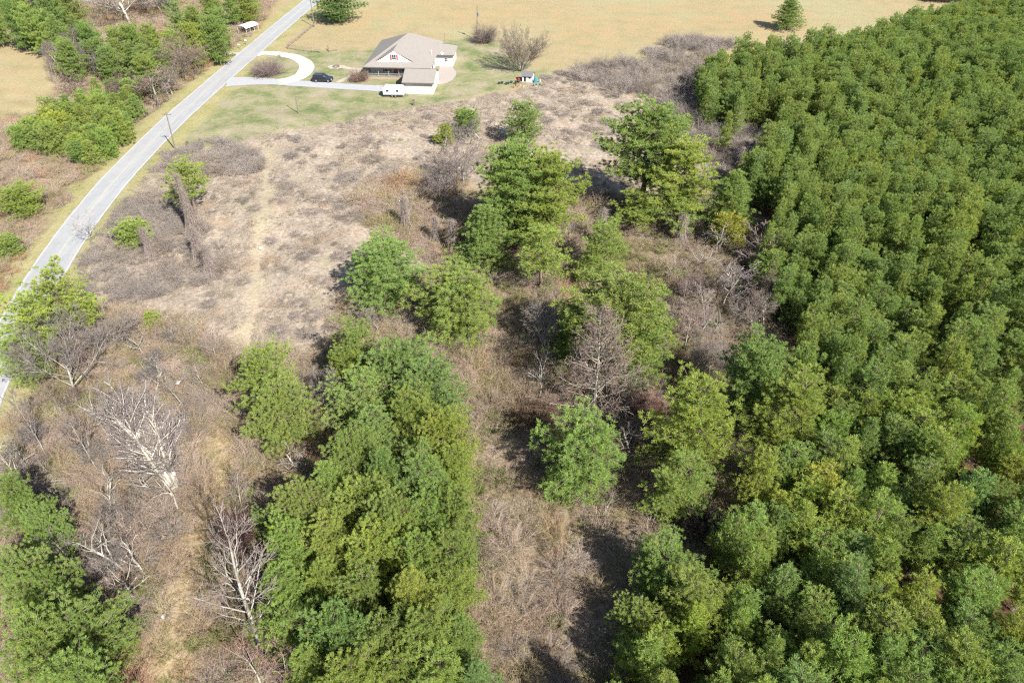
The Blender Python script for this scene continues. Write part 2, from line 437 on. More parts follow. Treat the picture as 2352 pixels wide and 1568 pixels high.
def make_clump(name, seed, n, h, rad, mat, r=0.011, arch=0.9, segs=4, twigs=3, lean=(0, 0), jit=0.08, up=(0.7, 1.3)):
    """a bush or weed clump of many arching stems"""
    rs = np.random.RandomState(seed); S = []; T = []
    for i in range(n):
        az = rs.uniform(0, 6.283); q = math.sqrt(rs.rand()) * rad * 0.45
        p = np.array([math.cos(az) * q, math.sin(az) * q, 0.0])
        az2 = az + rs.normal(0, 0.6)
        d = np.array([math.cos(az2) * rs.uniform(.1, .7), math.sin(az2) * rs.uniform(.1, .7), rs.uniform(*up)])
        d /= np.linalg.norm(d); L = h * rs.uniform(0.65, 1.25); t0 = rs.rand()
        out = np.array([math.cos(az2), math.sin(az2), 0.0])
        for s in range(segs):
            d = d + out * arch * 0.22 + np.array([lean[0], lean[1], -arch * 0.26 * (s + 1) / segs * 2]) * 0.8 + rs.normal(0, jit, 3)
            d /= np.linalg.norm(d); q2 = p + d * L / segs
            if q2[2] < 0.02: q2[2] = 0.02
            ra = r * (1 - s / segs * .6); S.append((p, q2, ra, ra * .8)); T.append(t0)
            if s > 0:
                for _ in range(twigs):
                    e = d * 0.6 + rs.normal(0, .55, 3); e /= np.linalg.norm(e)
                    m = p + (q2 - p) * rs.rand()
                    S.append((m, m + e * L * rs.uniform(.12, .26), ra * .6, ra * .45)); T.append(min(1, max(0, t0 + rs.normal(0, .15))))
            p = q2
    return tube_mesh(name, S, mat, 3, T)

def vary(v, s=0.12): return (min(2, v[0]), min(2, v[1]), min(2, v[2]), 1.0)
def place(name, proto, x, y, z, sxy, sz, rz, label, cat, group=None, tint=(1, 1, 1), tb=None, tilt=(0, 0)):
    o = empty(name, (x, y, z), rz, label, cat, group)
    o.rotation_euler = (tilt[0], tilt[1], rz)
    o.scale = (sxy, sxy, sz)
    c = link(bpy.data.objects.new("crown", proto['crown']), o); c.color = (*tint, 1)
    t = link(bpy.data.objects.new("trunk", proto['trunk']), o); t.color = (*(tb or (1, 1, 1)), 1)
    return o

# ------------------------------------------------------------------ ground relief
ROAD = [(-52, 20), (-58, 38), (-63.5, 52), (-67, 63), (-70.2, 78), (-73, 93), (-74.9, 110), (-75.6, 125), (-75.3, 148), (-73.9, 171), (-72.3, 192), (-70.4, 217), (-67.5, 250), (-63, 300), (-57, 360)]
def smooth_line(pts, step=2.0):
    P = [np.array(p, float) for p in pts]; out = []
    for i in range(len(P) - 1):
        p0 = P[max(0, i - 1)]; p1 = P[i]; p2 = P[i + 1]; p3 = P[min(len(P) - 1, i + 2)]
        n = max(1, int(np.linalg.norm(p2 - p1) / step))
        for k in range(n):
            t = k / n
            out.append(0.5 * ((2 * p1) + (-p0 + p2) * t + (2 * p0 - 5 * p1 + 4 * p2 - p3) * t * t + (-p0 + 3 * p1 - 3 * p2 + p3) * t ** 3))
    out.append(P[-1]); return np.array(out)
RL = smooth_line(ROAD, 2.0)

def sst(a, b, x):
    t = np.clip((x - a) / (b - a), 0, 1); return t * t * (3 - 2 * t)
_rs = np.random.RandomState(5)
_waves = [(_rs.uniform(-1, 1), _rs.uniform(-1, 1), _rs.uniform(0, 6.28), k) for k in (0.05, 0.09, 0.16, 0.3, 0.5, 0.8, 1.1) for _ in range(3)]
def relief(X, Y):
    X = np.asarray(X, float); Y = np.asarray(Y, float)
    d = np.full(X.shape, 1e9)
    for a in RL[::2]: d = np.minimum(d, (X - a[0]) ** 2 + (Y - a[1]) ** 2)
    d = np.sqrt(d)
    k = sst(4.5, 14, d)
    # flat around the house, drive and yard
    e = np.sqrt(np.maximum(0, np.abs(X + 33) - 38) ** 2 + np.maximum(0, np.abs(Y - 176) - 18) ** 2)
    k = k * sst(0.5, 12, e)
    z = np.zeros(X.shape)
    for wx, wy, ph, kk in _waves:
        nrm = math.hypot(wx, wy) or 1
        amp = 0.30 * (0.05 / kk) ** 0.55
        z += amp * np.sin((wx * X + wy * Y) / nrm * kk + ph)
    far = 1 - 0.85 * sst(150, 185, Y)
    return z * k * far
def gz(x, y): return float(relief(np.array([x]), np.array([y]))[0])

# ------------------------------------------------------------------ ground zones (outlines measured on the photograph, laid on the land)
def poly(pts, z=0.0): return np.array([at(u, v, z) for u, v in pts])
def inside(PX, PY, pg):
    r = np.zeros(PX.shape, bool); n = len(pg); j = n - 1
    for i in range(n):
        xi, yi = pg[i]; xj, yj = pg[j]
        c = ((yi > PY) != (yj > PY)) & (PX < (xj - xi) * (PY - yi) / ((yj - yi) if abs(yj - yi) > 1e-9 else 1e-9) + xi)
        r ^= c; j = i
    return r
Z_LAWN = poly([(400, 335), (455, 245), (530, 188), (604, 122), (655, 118), (700, 112), (760, 120), (840, 112), (900, 95), (1030, 93), (1100, 86), (1150, 92), (1185, 130), (1215, 165), (1262, 160), (1240, 190), (1150, 206), (1060, 228), (950, 247), (800, 283), (640, 312), (500, 338), (440, 350)])
Z_FIELD = poly([(280, 470), (330, 400), (370, 352), (430, 347), (500, 340), (640, 312), (800, 285), (950, 249), (1060, 230), (1200, 205), (1290, 165), (1420, 160), (1560, 150), (1640, 300), (1660, 430), (1480, 470), (1330, 435), (1180, 380), (1080, 470), (1010, 570), (960, 640), (800, 700), (750, 800), (540, 830), (450, 740), (200, 705), (165, 620), (230, 520)])
Z_THICK = poly([(-300, 1100), (-60, 960), (16, 885), (60, 800), (150, 640), (170, 700), (300, 720), (450, 750), (540, 830), (740, 800), (790, 700), (960, 640), (1010, 570), (1080, 470), (1180, 380), (1330, 435), (1480, 470), (1660, 430), (1640, 300), (1700, 300), (1900, 1000), (2100, 1800), (-500, 1800)])
Z_LEFT = poly([(-260, 300), (0, 268), (120, 240), (130, 150), (100, 60), (-20, 40), (-30, -30), (650, -30), (600, 62), (530, 118), (455, 180), (370, 245), (300, 295), (240, 380), (180, 450), (125, 530), (60, 620), (0, 700), (-60, 800), (-300, 800)])
FOREST = [(2262, -4), (2105, 32), (1965, 84), (1850, 100), (1720, 108), (1640, 128), (1596, 180), (1640, 250), (1700, 320), (1710, 410), (1790, 440), (1760, 560), (1800, 640), (1850, 720), (1830, 830), (1905, 900), (1925, 960), (1880, 1010), (1760, 1050), (1730, 1130), (1640, 1240), (1560, 1330), (1500, 1420), (1450, 1520), (1380, 1640), (1300, 1760), (2800, 1900), (3400, 1000), (2900, 200), (2700, -40), (2400, -20)]
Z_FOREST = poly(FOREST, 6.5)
Z_TAN = poly([(465, 985), (505, 990), (552, 1030), (560, 1090), (530, 1180), (500, 1250), (465, 1330), (448, 1430), (440, 1600), (345, 1600), (372, 1480), (395, 1380), (440, 1260), (490, 1130), (470, 1050)])
Z_PATH = poly([(603, 345), (632, 345), (628, 440), (612, 560), (596, 680), (578, 800), (545, 830), (538, 800), (566, 690), (584, 560), (600, 440)])
Z_ORANGE = poly([(780, 20), (1000, 0), (1300, 20), (1500, 10), (1700, -10), (1900, 40), (1800, 100), (1620, 115), (1430, 112), (1300, 100), (1100, 60), (900, 60), (800, 70)])
Z_SHOULDER = poly([(480, 165), (540, 118), (600, 62), (652, 10), (575, 80), (500, 125), (470, 150)])

# ---------------------------------------------------------------- the ground sheet
def axis_pts(a, b, step, lo, hi):
    core = list(np.arange(a, b + step, step)); out = list(core); s = step; x = core[-1]
    while x < hi: s *= 1.35; x += s; out.append(x)
    s = step; x = core[0]; pre = []
    while x > lo: s *= 1.35; x -= s; pre.append(x)
    return np.array(pre[::-1] + out)
GX = axis_pts(-150, 165, 0.70, -2600, 2600); GY = axis_pts(14, 262, 0.75, -1500, 3200)
XX, YY = np.meshgrid(GX, GY)
ZZ = relief(XX, YY)
def wobble(X, Y, s, a):
    return (a * (np.sin(X / s * 1.7 + 1.3 * np.sin(Y / s)) + np.sin(Y / s * 2.3 + X / s * 0.7) * .6),
            a * (np.sin(Y / s * 1.9 + 1.1 * np.sin(X / s * 1.2)) + np.sin(X / s * 2.7 - Y / s * 0.5) * .6))
wx, wy = wobble(XX, YY, 3.1, 0.7); wx2, wy2 = wobble(XX, YY, 1.1, 0.35)
def blur(a, k):
    for _ in range(k):
        a = (a + np.roll(a, 1, 0) + np.roll(a, -1, 0) + np.roll(a, 1, 1) + np.roll(a, -1, 1)) / 5
    return a
def zone(pg, k=3, wob=1.0):
    return blur(inside(XX + (wx + wx2) * wob, YY + (wy + wy2) * wob, pg).astype(float), k)
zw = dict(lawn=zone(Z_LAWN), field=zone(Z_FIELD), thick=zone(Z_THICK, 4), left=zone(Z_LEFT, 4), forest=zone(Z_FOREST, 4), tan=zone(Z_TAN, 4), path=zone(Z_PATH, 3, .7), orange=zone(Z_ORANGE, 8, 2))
droad = np.full(XX.shape, 1e9)
for a in RL: droad = np.minimum(droad, (XX - a[0]) ** 2 + (YY - a[1]) ** 2)
zw['verge'] = 1 - sst(5.0, 8.5, np.sqrt(droad) + wx + wx2)
# small humps in the dead weeds
hump = np.zeros(XX.shape)
_r2 = np.random.RandomState(11)
for wxx, wyy, ph, kk in [(_r2.uniform(-1, 1), _r2.uniform(-1, 1), _r2.uniform(0, 6), _r2.uniform(1.2, 3.0)) for _ in range(14)]:
    n_ = math.hypot(wxx, wyy); hump += np.sin((wxx * XX + wyy * YY) / n_ * kk + ph)
ZZ = ZZ + np.clip(hump / 6, 0, 1) ** 1.2 * 0.42 * zw['field'] * (1 - zw['path'])
nx, ny = len(GX), len(GY)
idx = np.arange(nx * ny).reshape(ny, nx)
gf = np.stack([idx[:-1, :-1].ravel(), idx[:-1, 1:].ravel(), idx[1:, 1:].ravel(), idx[1:, :-1].ravel()], 1)

def ground_mat():
    m, nt, out = new_mat("land")
    tc = nt.nodes.new("ShaderNodeTexCoord"); P = tc.outputs["Object"]
    def attr(n): return N(nt, "ShaderNodeAttribute", attribute_name=n).outputs["Fac"]
    nb = noise_n(nt, P, 0.022, 4); nm = noise_n(nt, P, 0.16, 6, .65); nf = noise_n(nt, P, 1.6, 6, .7); nff = noise_n(nt, P, 6.0, 4, .75)
    mp = N(nt, "ShaderNodeMapping"); mp.inputs["Scale"].default_value = (0.06, 0.9, 1); mp.inputs["Rotation"].default_value = (0, 0, R(-52))
    nt.links.new(P, mp.inputs[0]); st = noise_n(nt, mp.outputs[0], 1.0, 4, .6)
    mp2 = N(nt, "ShaderNodeMapping"); mp2.inputs["Scale"].default_value = (0.5, 2.6, 1); mp2.inputs["Rotation"].default_value = (0, 0, R(12))
    nt.links.new(P, mp2.inputs[0]); st2 = noise_n(nt, mp2.outputs[0], 1.2, 5, .7, .6)
    # mown meadow
    mead = ramp(nt, nm, [(0.25, (0.365, 0.322, 0.154)), (0.45, (0.457, 0.374, 0.205)), (0.6, (0.511, 0.400, 0.230)), (0.75, (0.511, 0.365, 0.196))])
    mead = mix(nt, math_n(nt, 'MULTIPLY', math_n(nt, 'SUBTRACT', nb, 0.47, True), 5.0, True), mead, (0.46, 0.44, 0.25))
    org = mix(nt, ramp(nt, math_n(nt, 'ADD', math_n(nt, 'MULTIPLY', nm, .45), math_n(nt, 'MULTIPLY', nf, .55)), [(0.49, (0, 0, 0)), (0.60, (1, 1, 1))]), mead, (0.540, 0.369, 0.189))
    mead = mix(nt, attr("orange"), mead, org)
    mead = mix(nt, math_n(nt, 'MULTIPLY', math_n(nt, 'SUBTRACT', st, 0.48, True), 1.0, True), mead, (0.522, 0.435, 0.287))
    mead = mix(nt, ramp(nt, nf, [(0.34, (.8, .8, .8)), (0.46, (0, 0, 0))]), mead, (0.34, 0.31, 0.16))
    # lawn
    lw = math_n(nt, 'ADD', math_n(nt, 'MULTIPLY', nm, .62), math_n(nt, 'MULTIPLY', st2, .38))
    lawn = ramp(nt, lw, [(0.37, (0.172, 0.232, 0.086)), (0.45, (0.258, 0.292, 0.129)), (0.50, (0.361, 0.344, 0.189)), (0.60, (0.464, 0.404, 0.284))])
    # dead weeds
    fld = ramp(nt, nf, [(0.30, (0.250, 0.202, 0.154)), (0.45, (0.426, 0.349, 0.270)), (0.6, (0.555, 0.464, 0.370)), (0.75, (0.630, 0.537, 0.432))])
    fld = mix(nt, ramp(nt, nm, [(0.55, (0, 0, 0)), (0.68, (1, 1, 1))]), fld, (0.468, 0.340, 0.230))
    fld = mix(nt, ramp(nt, nm, [(0.30, (1, 1, 1)), (0.42, (0, 0, 0))]), fld, (0.40, 0.37, 0.24))
    # thicket floor
    thk = ramp(nt, nf, [(0.3, (0.157, 0.114, 0.079)), (0.5, (0.305, 0.235, 0.162)), (0.7, (0.442, 0.360, 0.261))])
    thk = mix(nt, ramp(nt, nm, [(0.54, (0, 0, 0)), (0.70, (.7, .7, .7))]), thk, (0.44, 0.29, 0.17))
    thk = mix(nt, ramp(nt, nm, [(0.32, (1, 1, 1)), (0.42, (0, 0, 0))]), thk, (0.23, 0.24, 0.10))
    # pine straw
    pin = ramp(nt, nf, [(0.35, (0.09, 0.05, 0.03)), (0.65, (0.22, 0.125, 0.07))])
    tan = ramp(nt, nf, [(0.3, (0.388, 0.277, 0.157)), (0.5, (0.536, 0.416, 0.250)), (0.7, (0.609, 0.481, 0.315))])
    vrg = ramp(nt, math_n(nt, 'ADD', math_n(nt, 'MULTIPLY', nm, .5), math_n(nt, 'MULTIPLY', nf, .5)), [(0.36, (0.30, 0.30, 0.10)), (0.5, (0.44, 0.40, 0.19)), (0.64, (0.55, 0.47, 0.28))])
    pth = ramp(nt, nf, [(0.35, (0.50, 0.42, 0.27)), (0.65, (0.64, 0.54, 0.38))])
    c = mix(nt, attr("left"), mead, thk)
    c = mix(nt, attr("lawn"), c, lawn)
    c = mix(nt, attr("field"), c, fld)
    c = mix(nt, attr("thick"), c, thk)
    c = mix(nt, attr("tan"), c, tan)
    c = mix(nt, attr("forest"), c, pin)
    c = mix(nt, math_n(nt, 'MULTIPLY', attr("path"), 0.95), c, pth)
    c = mix(nt, attr("verge"), c, vrg)
    g = ramp(nt, nff, [(0.25, (0.50, 0.50, 0.50)), (0.5, (1.0, 1.0, 1.0)), (0.75, (1.3, 1.3, 1.3))])
    c = mix(nt, 0.8, c, g, 'MULTIPLY')
    bh = math_n(nt, 'ADD', math_n(nt, 'MULTIPLY', nf, 1.0), math_n(nt, 'MULTIPLY', nff, 0.4))
    principled(nt, out, c, 0.95, 0, 0.1, bh, 0.7, 0.25)
    return m
M['land'] = ground_mat()
gme = mesh_np("ground", np.stack([XX.ravel(), YY.ravel(), ZZ.ravel()], 1), gf, M['land'], smooth=True)
for k_, w_ in zw.items():
    a_ = gme.attributes.new(k_, 'FLOAT', 'POINT'); a_.data.foreach_set("value", w_.ravel().astype(np.float32))
ground = link(bpy.data.objects.new("ground", gme)); tag(ground, kind="structure", label="meadow, yard, weedy field and thicket floor")

# ---------------------------------------------------------------- road, drives
def ribbon(name, line, hw, z, mat, label=None, hw_fn=None, bumpz=0.0):
    L = np.asarray(line); T = np.gradient(L, axis=0); T /= np.linalg.norm(T, axis=1, keepdims=True)
    Nn = np.stack([T[:, 1], -T[:, 0]], 1); vs = []; us = []
    rs = np.random.RandomState(len(L))
    cols = (-1, -.66, -.33, 0, .33, .66, 1)
    for i in range(len(L)):
        w = hw if hw_fn is None else hw_fn(i / (len(L) - 1))
        for c in cols:
            ww = w * c + (rs.normal(0, .06) if abs(c) == 1 and w > 1 else 0)
            p = L[i] + Nn[i] * ww
            vs.append((p[0], p[1], z)); us.append(c)
    n = len(cols); fs = np.array([[i * n + j, i * n + j + 1, (i + 1) * n + j + 1, (i + 1) * n + j] for i in range(len(L) - 1) for j in range(n - 1)])
    me = mesh_np(name, vs, fs, mat, smooth=True)
    a = me.attributes.new("across", 'FLOAT', 'POINT'); a.data.foreach_set("value", np.array(us, dtype=np.float32))
    o = link(bpy.data.objects.new(name, me)); tag(o, label, kind="structure"); return o
def asphalt():
    m, nt, out = new_mat("old_asphalt")
    tc = nt.nodes.new("ShaderNodeTexCoord"); P = tc.outputs["Object"]
    ac = N(nt, "ShaderNodeAttribute", attribute_name="across").outputs["Fac"]
    n1 = noise_n(nt, P, 0.5, 6, .7); n2 = noise_n(nt, P, 18.0, 3, .6)
    mp = N(nt, "ShaderNodeMapping"); mp.inputs["Scale"].default_value = (2.2, 0.05, 1); nt.links.new(P, mp.inputs[0]); n3 = noise_n(nt, mp.outputs[0], 1.0, 4, .6)
    c = ramp(nt, math_n(nt, 'ADD', math_n(nt, 'MULTIPLY', n1, .5), math_n(nt, 'MULTIPLY', n3, .5)), [(0.35, (0.40, 0.41, 0.42)), (0.5, (0.48, 0.485, 0.49)), (0.65, (0.55, 0.55, 0.545))])
    sm = math_n(nt, 'ABSOLUTE', math_n(nt, 'SUBTRACT', math_n(nt, 'ADD', ac, math_n(nt, 'MULTIPLY', n1, 0.10)), 0.66))
    c = mix(nt, math_n(nt, 'MULTIPLY', math_n(nt, 'LESS_THAN', sm, 0.022), math_n(nt, 'MULTIPLY', math_n(nt, 'GREATER_THAN', noise_n(nt, P, 0.05, 2), 0.47), 0.45)), c, (0.22, 0.22, 0.24))
    # worn wheel tracks are slightly darker and bluish
    tr = math_n(nt, 'ABSOLUTE', math_n(nt, 'SUBTRACT', math_n(nt, 'ABSOLUTE', ac), 0.5))
    k = math_n(nt, 'SUBTRACT', 1.0, math_n(nt, 'MULTIPLY', tr, 4.0), True)
    c = mix(nt, math_n(nt, 'MULTIPLY', k, 0.35), c, (0.42, 0.435, 0.455))
    c = mix(nt, math_n(nt, 'MULTIPLY', math_n(nt, 'SUBTRACT', n2, .45, True), 1.6, True), c, (0.34, 0.34, 0.35))
    vo = nt.nodes.new("ShaderNodeTexVoronoi"); vo.feature = 'DISTANCE_TO_EDGE'; vo.inputs["Scale"].default_value = 0.22; nt.links.new(P, vo.inputs[0])
    c = mix(nt, math_n(nt, 'MULTIPLY', math_n(nt, 'LESS_THAN', vo.outputs[0], 0.010), 0.14), c, (0.24, 0.24, 0.25))
    n4 = noise_n(nt, P, 0.12, 3, .6)
    c = mix(nt, ramp(nt, n4, [(0.52, (0, 0, 0)), (0.56, (.25, .25, .25))]), c, (0.42, 0.42, 0.42))
    principled(nt, out, c, 0.85, 0, 0.3, n2, 0.2, 0.01); return m
M['asphalt'] = asphalt()
M['paint'] = simple("road_paint", (0.74, 0.73, 0.70), 0.6, var=.15, scale=4)
M['gravel'] = simple("white_gravel", (0.64, 0.61, 0.55), 0.9, var=.14, scale=3)
M['concrete'] = simple("pale_concrete", (0.50, 0.51, 0.53), 0.85, var=.08, scale=1.2)
ribbon("road", RL, 2.95, 0.05, M['asphalt'], "two lane country road of pale old asphalt")
def offset(line, d):
    L = np.asarray(line); T = np.gradient(L, axis=0); T /= np.linalg.norm(T, axis=1, keepdims=True)
    return L + np.stack([T[:, 1], -T[:, 0]], 1) * d
for nm, d in (("edge_line", -2.72), ("edge_line", 2.72)):
    ribbon(nm, offset(RL, d), 0.07, 0.056, M['paint'], "faded white edge line of the road")
M['yline'] = simple("centre_paint", (0.66, 0.62, 0.48), 0.6, var=.2, scale=4)
for d in (-0.12, 0.12): ribbon("centre_line", offset(RL, d), 0.045, 0.056, M['yline'], "faded centre line of the road")

drive = smooth_line([at(*p) for p in [(522, 189), (560, 187), (620, 188), (700, 193), (790, 199), (900, 205), (936, 206)]], 1.5)
ribbon("driveway", drive, 2.2, 0.040, M['concrete'], "pale concrete driveway to the garage", lambda t: 3.4 - 1.5 * min(1, t * 4))
loopd = smooth_line([at(*p) for p in [(585, 128), (606, 122), (640, 125), (675, 131), (700, 144), (704, 158), (692, 174), (668, 184), (640, 189)]], 1.2)
ribbon("driveway_loop", loopd, 1.9, 0.044, M['gravel'], "white gravel loop of the driveway", lambda t: 1.6 + .5 * t)
sp = smooth_line([at(*p) for p in [(527, 126), (555, 122), (580, 121)]], 1.5)
ribbon("side_track", sp, 1.1, 0.036, M['concrete'], "short pale track joining the road from the left")
fp = smooth_line([at(*p) for p in [(775, 190), (800, 178), (818, 166), (836, 160)]], 1.0)
M['dirt'] = simple("bare_dirt", (0.58, 0.49, 0.39), 0.95, var=.15, scale=2)
ribbon("footpath", fp, 0.7, 0.030, M['dirt'], "bare dirt path to the porch")
fp2 = smooth_line([at(*p) for p in [(758, 154), (780, 153), (806, 158), (832, 159)]], 1.0)
ribbon("footpath", fp2, 0.8, 0.026, M['dirt'], "bare dirt path by the fire pit")
# red soil scraped at the pole
sx, sy = at(402, 349)
M['redsoil'] = simple("red_soil", (0.55, 0.27, 0.14), 0.95, var=.25, scale=3)
def patch(name, x, y, rx, ry, z, mat, seed, label):
    rs = np.random.RandomState(seed); n = 26; vs = [(x, y, z)]
    for i in range(n):
        t = 6.2832 * i / n; k = rs.uniform(.7, 1.15)
        vs.append((x + math.cos(t) * rx * k, y + math.sin(t) * ry * k, z))
    fs = [(0, 1 + i, 1 + (i + 1) % n) for i in range(n)]
    o = link(bpy.data.objects.new(name, mesh_np(name, vs, fs, mat))); tag(o, label, kind="structure"); return o
patch("red_soil", sx + .4, sy - .2, 1.6, 1.1, gz(sx, sy) + .14, M['redsoil'], 3, "scraped red soil at the foot of the roadside pole")
px_, py_ = at(1033, 172)
M['patio'] = simple("brick_paving", (0.52, 0.45, 0.40), 0.9, var=.12, scale=5)
pv = [(-18.0, 170.2, .03), (-16.2, 171.4, .03), (-14.9, 173.6, .03), (-14.3, 176.6, .03), (-14.4, 179.5, .03), (-15.2, 182.0, .03), (-15.8, 184.4, .03), (-19.0, 184.4, .03), (-19.0, 173, .03)]
link(bpy.data.objects.new("patio", mesh_np("patio", pv, [tuple(range(len(pv)))], M['patio']))); tag(bpy.data.objects["patio"], "curved brick patio beside the house", kind="structure")

# ---------------------------------------------------------------- the house
def shingle():
    m, nt, out = new_mat("roof_shingles")
    tc = nt.nodes.new("ShaderNodeTexCoord"); P = tc.outputs["Object"]
    n = noise_n(nt, P, 1.2, 5, .7); n2 = noise_n(nt, P, 14, 3, .7)
    w = nt.nodes.new("ShaderNodeTexWave"); w.wave_type = 'BANDS'; w.bands_direction = 'Z'; w.inputs["Scale"].default_value = 2.6; w.inputs["Distortion"].default_value = .4; nt.links.new(P, w.inputs[0])
    f = math_n(nt, 'ADD', math_n(nt, 'ADD', math_n(nt, 'MULTIPLY', n, .5), math_n(nt, 'MULTIPLY', n2, .35)), math_n(nt, 'MULTIPLY', w.outputs[1], .12))
    c = ramp(nt, f, [(0.3, (0.325, 0.295, 0.265)), (0.7, (0.42, 0.385, 0.35))])
    principled(nt, out, c, 0.9, 0, 0.2); return m
M['shingle'] = shingle()
M['siding'] = simple("white_siding", (0.78, 0.77, 0.72), 0.6, var=.04, scale=2)
M['grey'] = simple("grey_siding", (0.42, 0.43, 0.46), 0.6, var=.08)
M['red'] = simple("red_paint", (0.50, 0.13, 0.15), 0.5)
M['white'] = simple("white_paint", (0.80, 0.80, 0.79), 0.45, var=.04, alb=.75)
M['glass'] = simple("dark_glass", (0.03, 0.035, 0.045), 0.12, spec=.6, var=.3)
M['wood'] = simple("weathered_wood", (0.34, 0.29, 0.24), 0.85, var=.3, scale=12)
M['tanwood'] = simple("tan_boards", (0.52, 0.38, 0.28), 0.8, var=.12)
M['fascia'] = simple("brown_gutter", (0.17, 0.15, 0.14), 0.5)
M['rail'] = simple("grey_green_rail", (0.42, 0.46, 0.42), 0.6)
HX, HY = -26.5, 174.0
house = empty("house", (HX, HY, 0), R(-4), "white sided farmhouse with a large brown hipped roof, porch and front gable", "house")
def lw(x, y, z): return (x - HX, y - HY, z)
def slab(mb, pts, th=0.12):
    P = [Vector(lw(*p)) for p in pts]; n = len(P)
    mb.add([tuple(p) for p in P] + [(p.x, p.y, p.z - th) for p in P], [tuple(range(n)), tuple(range(n, 2 * n))[::-1]] + [(i, i + n, (i + 1) % n + n, (i + 1) % n) for i in range(n)])
def lbox(mb, x0, x1, y0, y1, z0, z1, **k): return mb.box(x0 - HX, x1 - HX, y0 - HY, y1 - HY, z0, z1, **k)
w = MB(); lbox(w, -36.1, -20.7, 176.4, 194.0, 0, 3.15); lbox(w, -20.7, -16.2, 184.6, 191.4, 0, 3.0); w.build("wall", M['siding'], house)
w = MB(); lbox(w, -25.0, -18.2, 164.2, 173.3, 0, 2.85)
w.add([lw(-25.0, 164.2, 2.85), lw(-25.0, 173.3, 2.85), lw(-25.0, 168.8, 4.45), lw(-18.2, 164.2, 2.85), lw(-18.2, 173.3, 2.85), lw(-18.2, 168.8, 4.45)], [(0, 1, 2), (3, 5, 4), (0, 2, 5, 3), (1, 4, 5, 2), (0, 3, 4, 1)])
w.build("garage_wall", M['siding'], house)
r_ = MB(); EX0, EX1, EY0, EY1 = -37.1, -20.1, 173.1, 195.0; zE = 3.15; RZ = 8.1
pa, pb = (-27.4, 184.4, RZ), (-26.5, 184.4, RZ)
slab(r_, [(EX0, EY0, zE), (EX1, EY0, zE), pb, pa]); slab(r_, [(EX1, EY0, zE), (EX1, EY1, zE), pb])
slab(r_, [(EX1, EY1, zE), (EX0, EY1, zE), pa, pb]); slab(r_, [(EX0, EY1, zE), (EX0, EY0, zE), pa])
# cross gable
gx0, gx1, gm = -34.2, -24.7, -29.5; gyf = 175.0; gzb, gzt = 4.0, 6.55
slab(r_, [(gx0 - .35, gyf + .1, gzb - .05), (gm, gyf + .1, gzt), (gm, 181.4, gzt), (gx0 - .35, 175.4, gzb - .05)])
slab(r_, [(gx1 + .35, gyf, gzb - .05), (gx1 + .35, 175.4, gzb - .05), (gm, 181.4, gzt), (gm, gyf + .1, gzt)])
# wing hip
slab(r_, [(-21.5, 184.1, 3.0), (-15.7, 184.1, 3.0), (-18.0, 187.9, 4.6), (-22.5, 187.9, 4.6)]); slab(r_, [(-15.7, 184.1, 3.0), (-15.7, 191.9, 3.0), (-18.0, 187.9, 4.6)])
slab(r_, [(-15.7, 191.9, 3.0), (-21.5, 191.9, 3.0), (-22.5, 187.9, 4.6), (-18.0, 187.9, 4.6)])
r_.build("roof", M['shingle'], house)
r_ = MB(); slab(r_, [(-25.5, 163.7, 2.85), (-17.8, 163.7, 2.85), (-17.8, 168.8, 4.5), (-25.5, 168.8, 4.5)]); slab(r_, [(-25.5, 168.8, 4.5), (-17.8, 168.8, 4.5), (-17.8, 173.8, 2.85), (-25.5, 173.8, 2.85)])
r_.build("garage_roof", M['shingle'], house)
m = MB(); m.box(-25.52 - HX, -17.78 - HX, 168.72 - HY, 168.88 - HY, 4.47, 4.54); m.build("ridge_shade_strip", M['fascia'], house)  # dark strip along the garage ridge, its colour stands in for the ledge's shading
g = MB(); lbox(g, -25.5, -17.8, 163.55, 163.69, 2.62, 2.86); g.build("gutter", M['fascia'], house); g = MB(); lbox(g, EX0, EX1, EY0 - .14, EY0 - .01, 2.95, 3.17); g.build("gutter", M['fascia'], house); g = MB(); lbox(g, -20.6, -15.7, 183.96, 184.09, 2.8, 3.0); g.build("gutter", M['fascia'], house)
g = MB(); g.add([lw(gx0, gyf - .02, gzb - .3), lw(gx1, gyf - .02, gzb - .3), lw(gm, gyf - .02, gzt - .14), lw(gx0, gyf + .1 - .002, gzb - .3), lw(gx1, gyf + .1 - .002, gzb - .3), lw(gm, gyf + .1 - .002, gzt - .14)], [(0, 1, 2), (3, 5, 4), (0, 3, 4, 1), (1, 4, 5, 2), (2, 5, 3, 0)])
g.build("gable", M['white'], house)
def window(x, z, y, wd, ht, shutters=True, n=2):
    m = MB(); lbox(m, x - wd / 2 - .06, x + wd / 2 + .06, y - .05, y, z - ht / 2 - .06, z + ht / 2 + .06); f = m.build("window", M['white'], house)
    m = MB()
    for i in range(n):
        for j in range(2):
            a = x - wd / 2 + wd * i / n + .04; b = x - wd / 2 + wd * (i + 1) / n - .04
            c = z - ht / 2 + ht * j / 2 + .04; d = z - ht / 2 + ht * (j + 1) / 2 - .04
            lbox(m, a, b, y - .08, y - .052, c, d)
    m.build("pane", M['glass'], f)
    if shutters:
        for s in (-1, 1):
            m = MB(); cx = x + s * (wd / 2 + .28)
            lbox(m, cx - .2, cx + .2, y - .07, y - .002, z - ht / 2 - .05, z + ht / 2 + .05); m.build("shutter", M['red'], house)
window(gm + .1, 5.05, gyf - .03, 1.0, 1.15)
window(-31.8, 1.75, 176.38, 1.2, 1.4); window(-27.9, 1.75, 176.38, 1.2, 1.4, n=3)
window(-17.9, 1.7, 184.58, .8, .9, False)
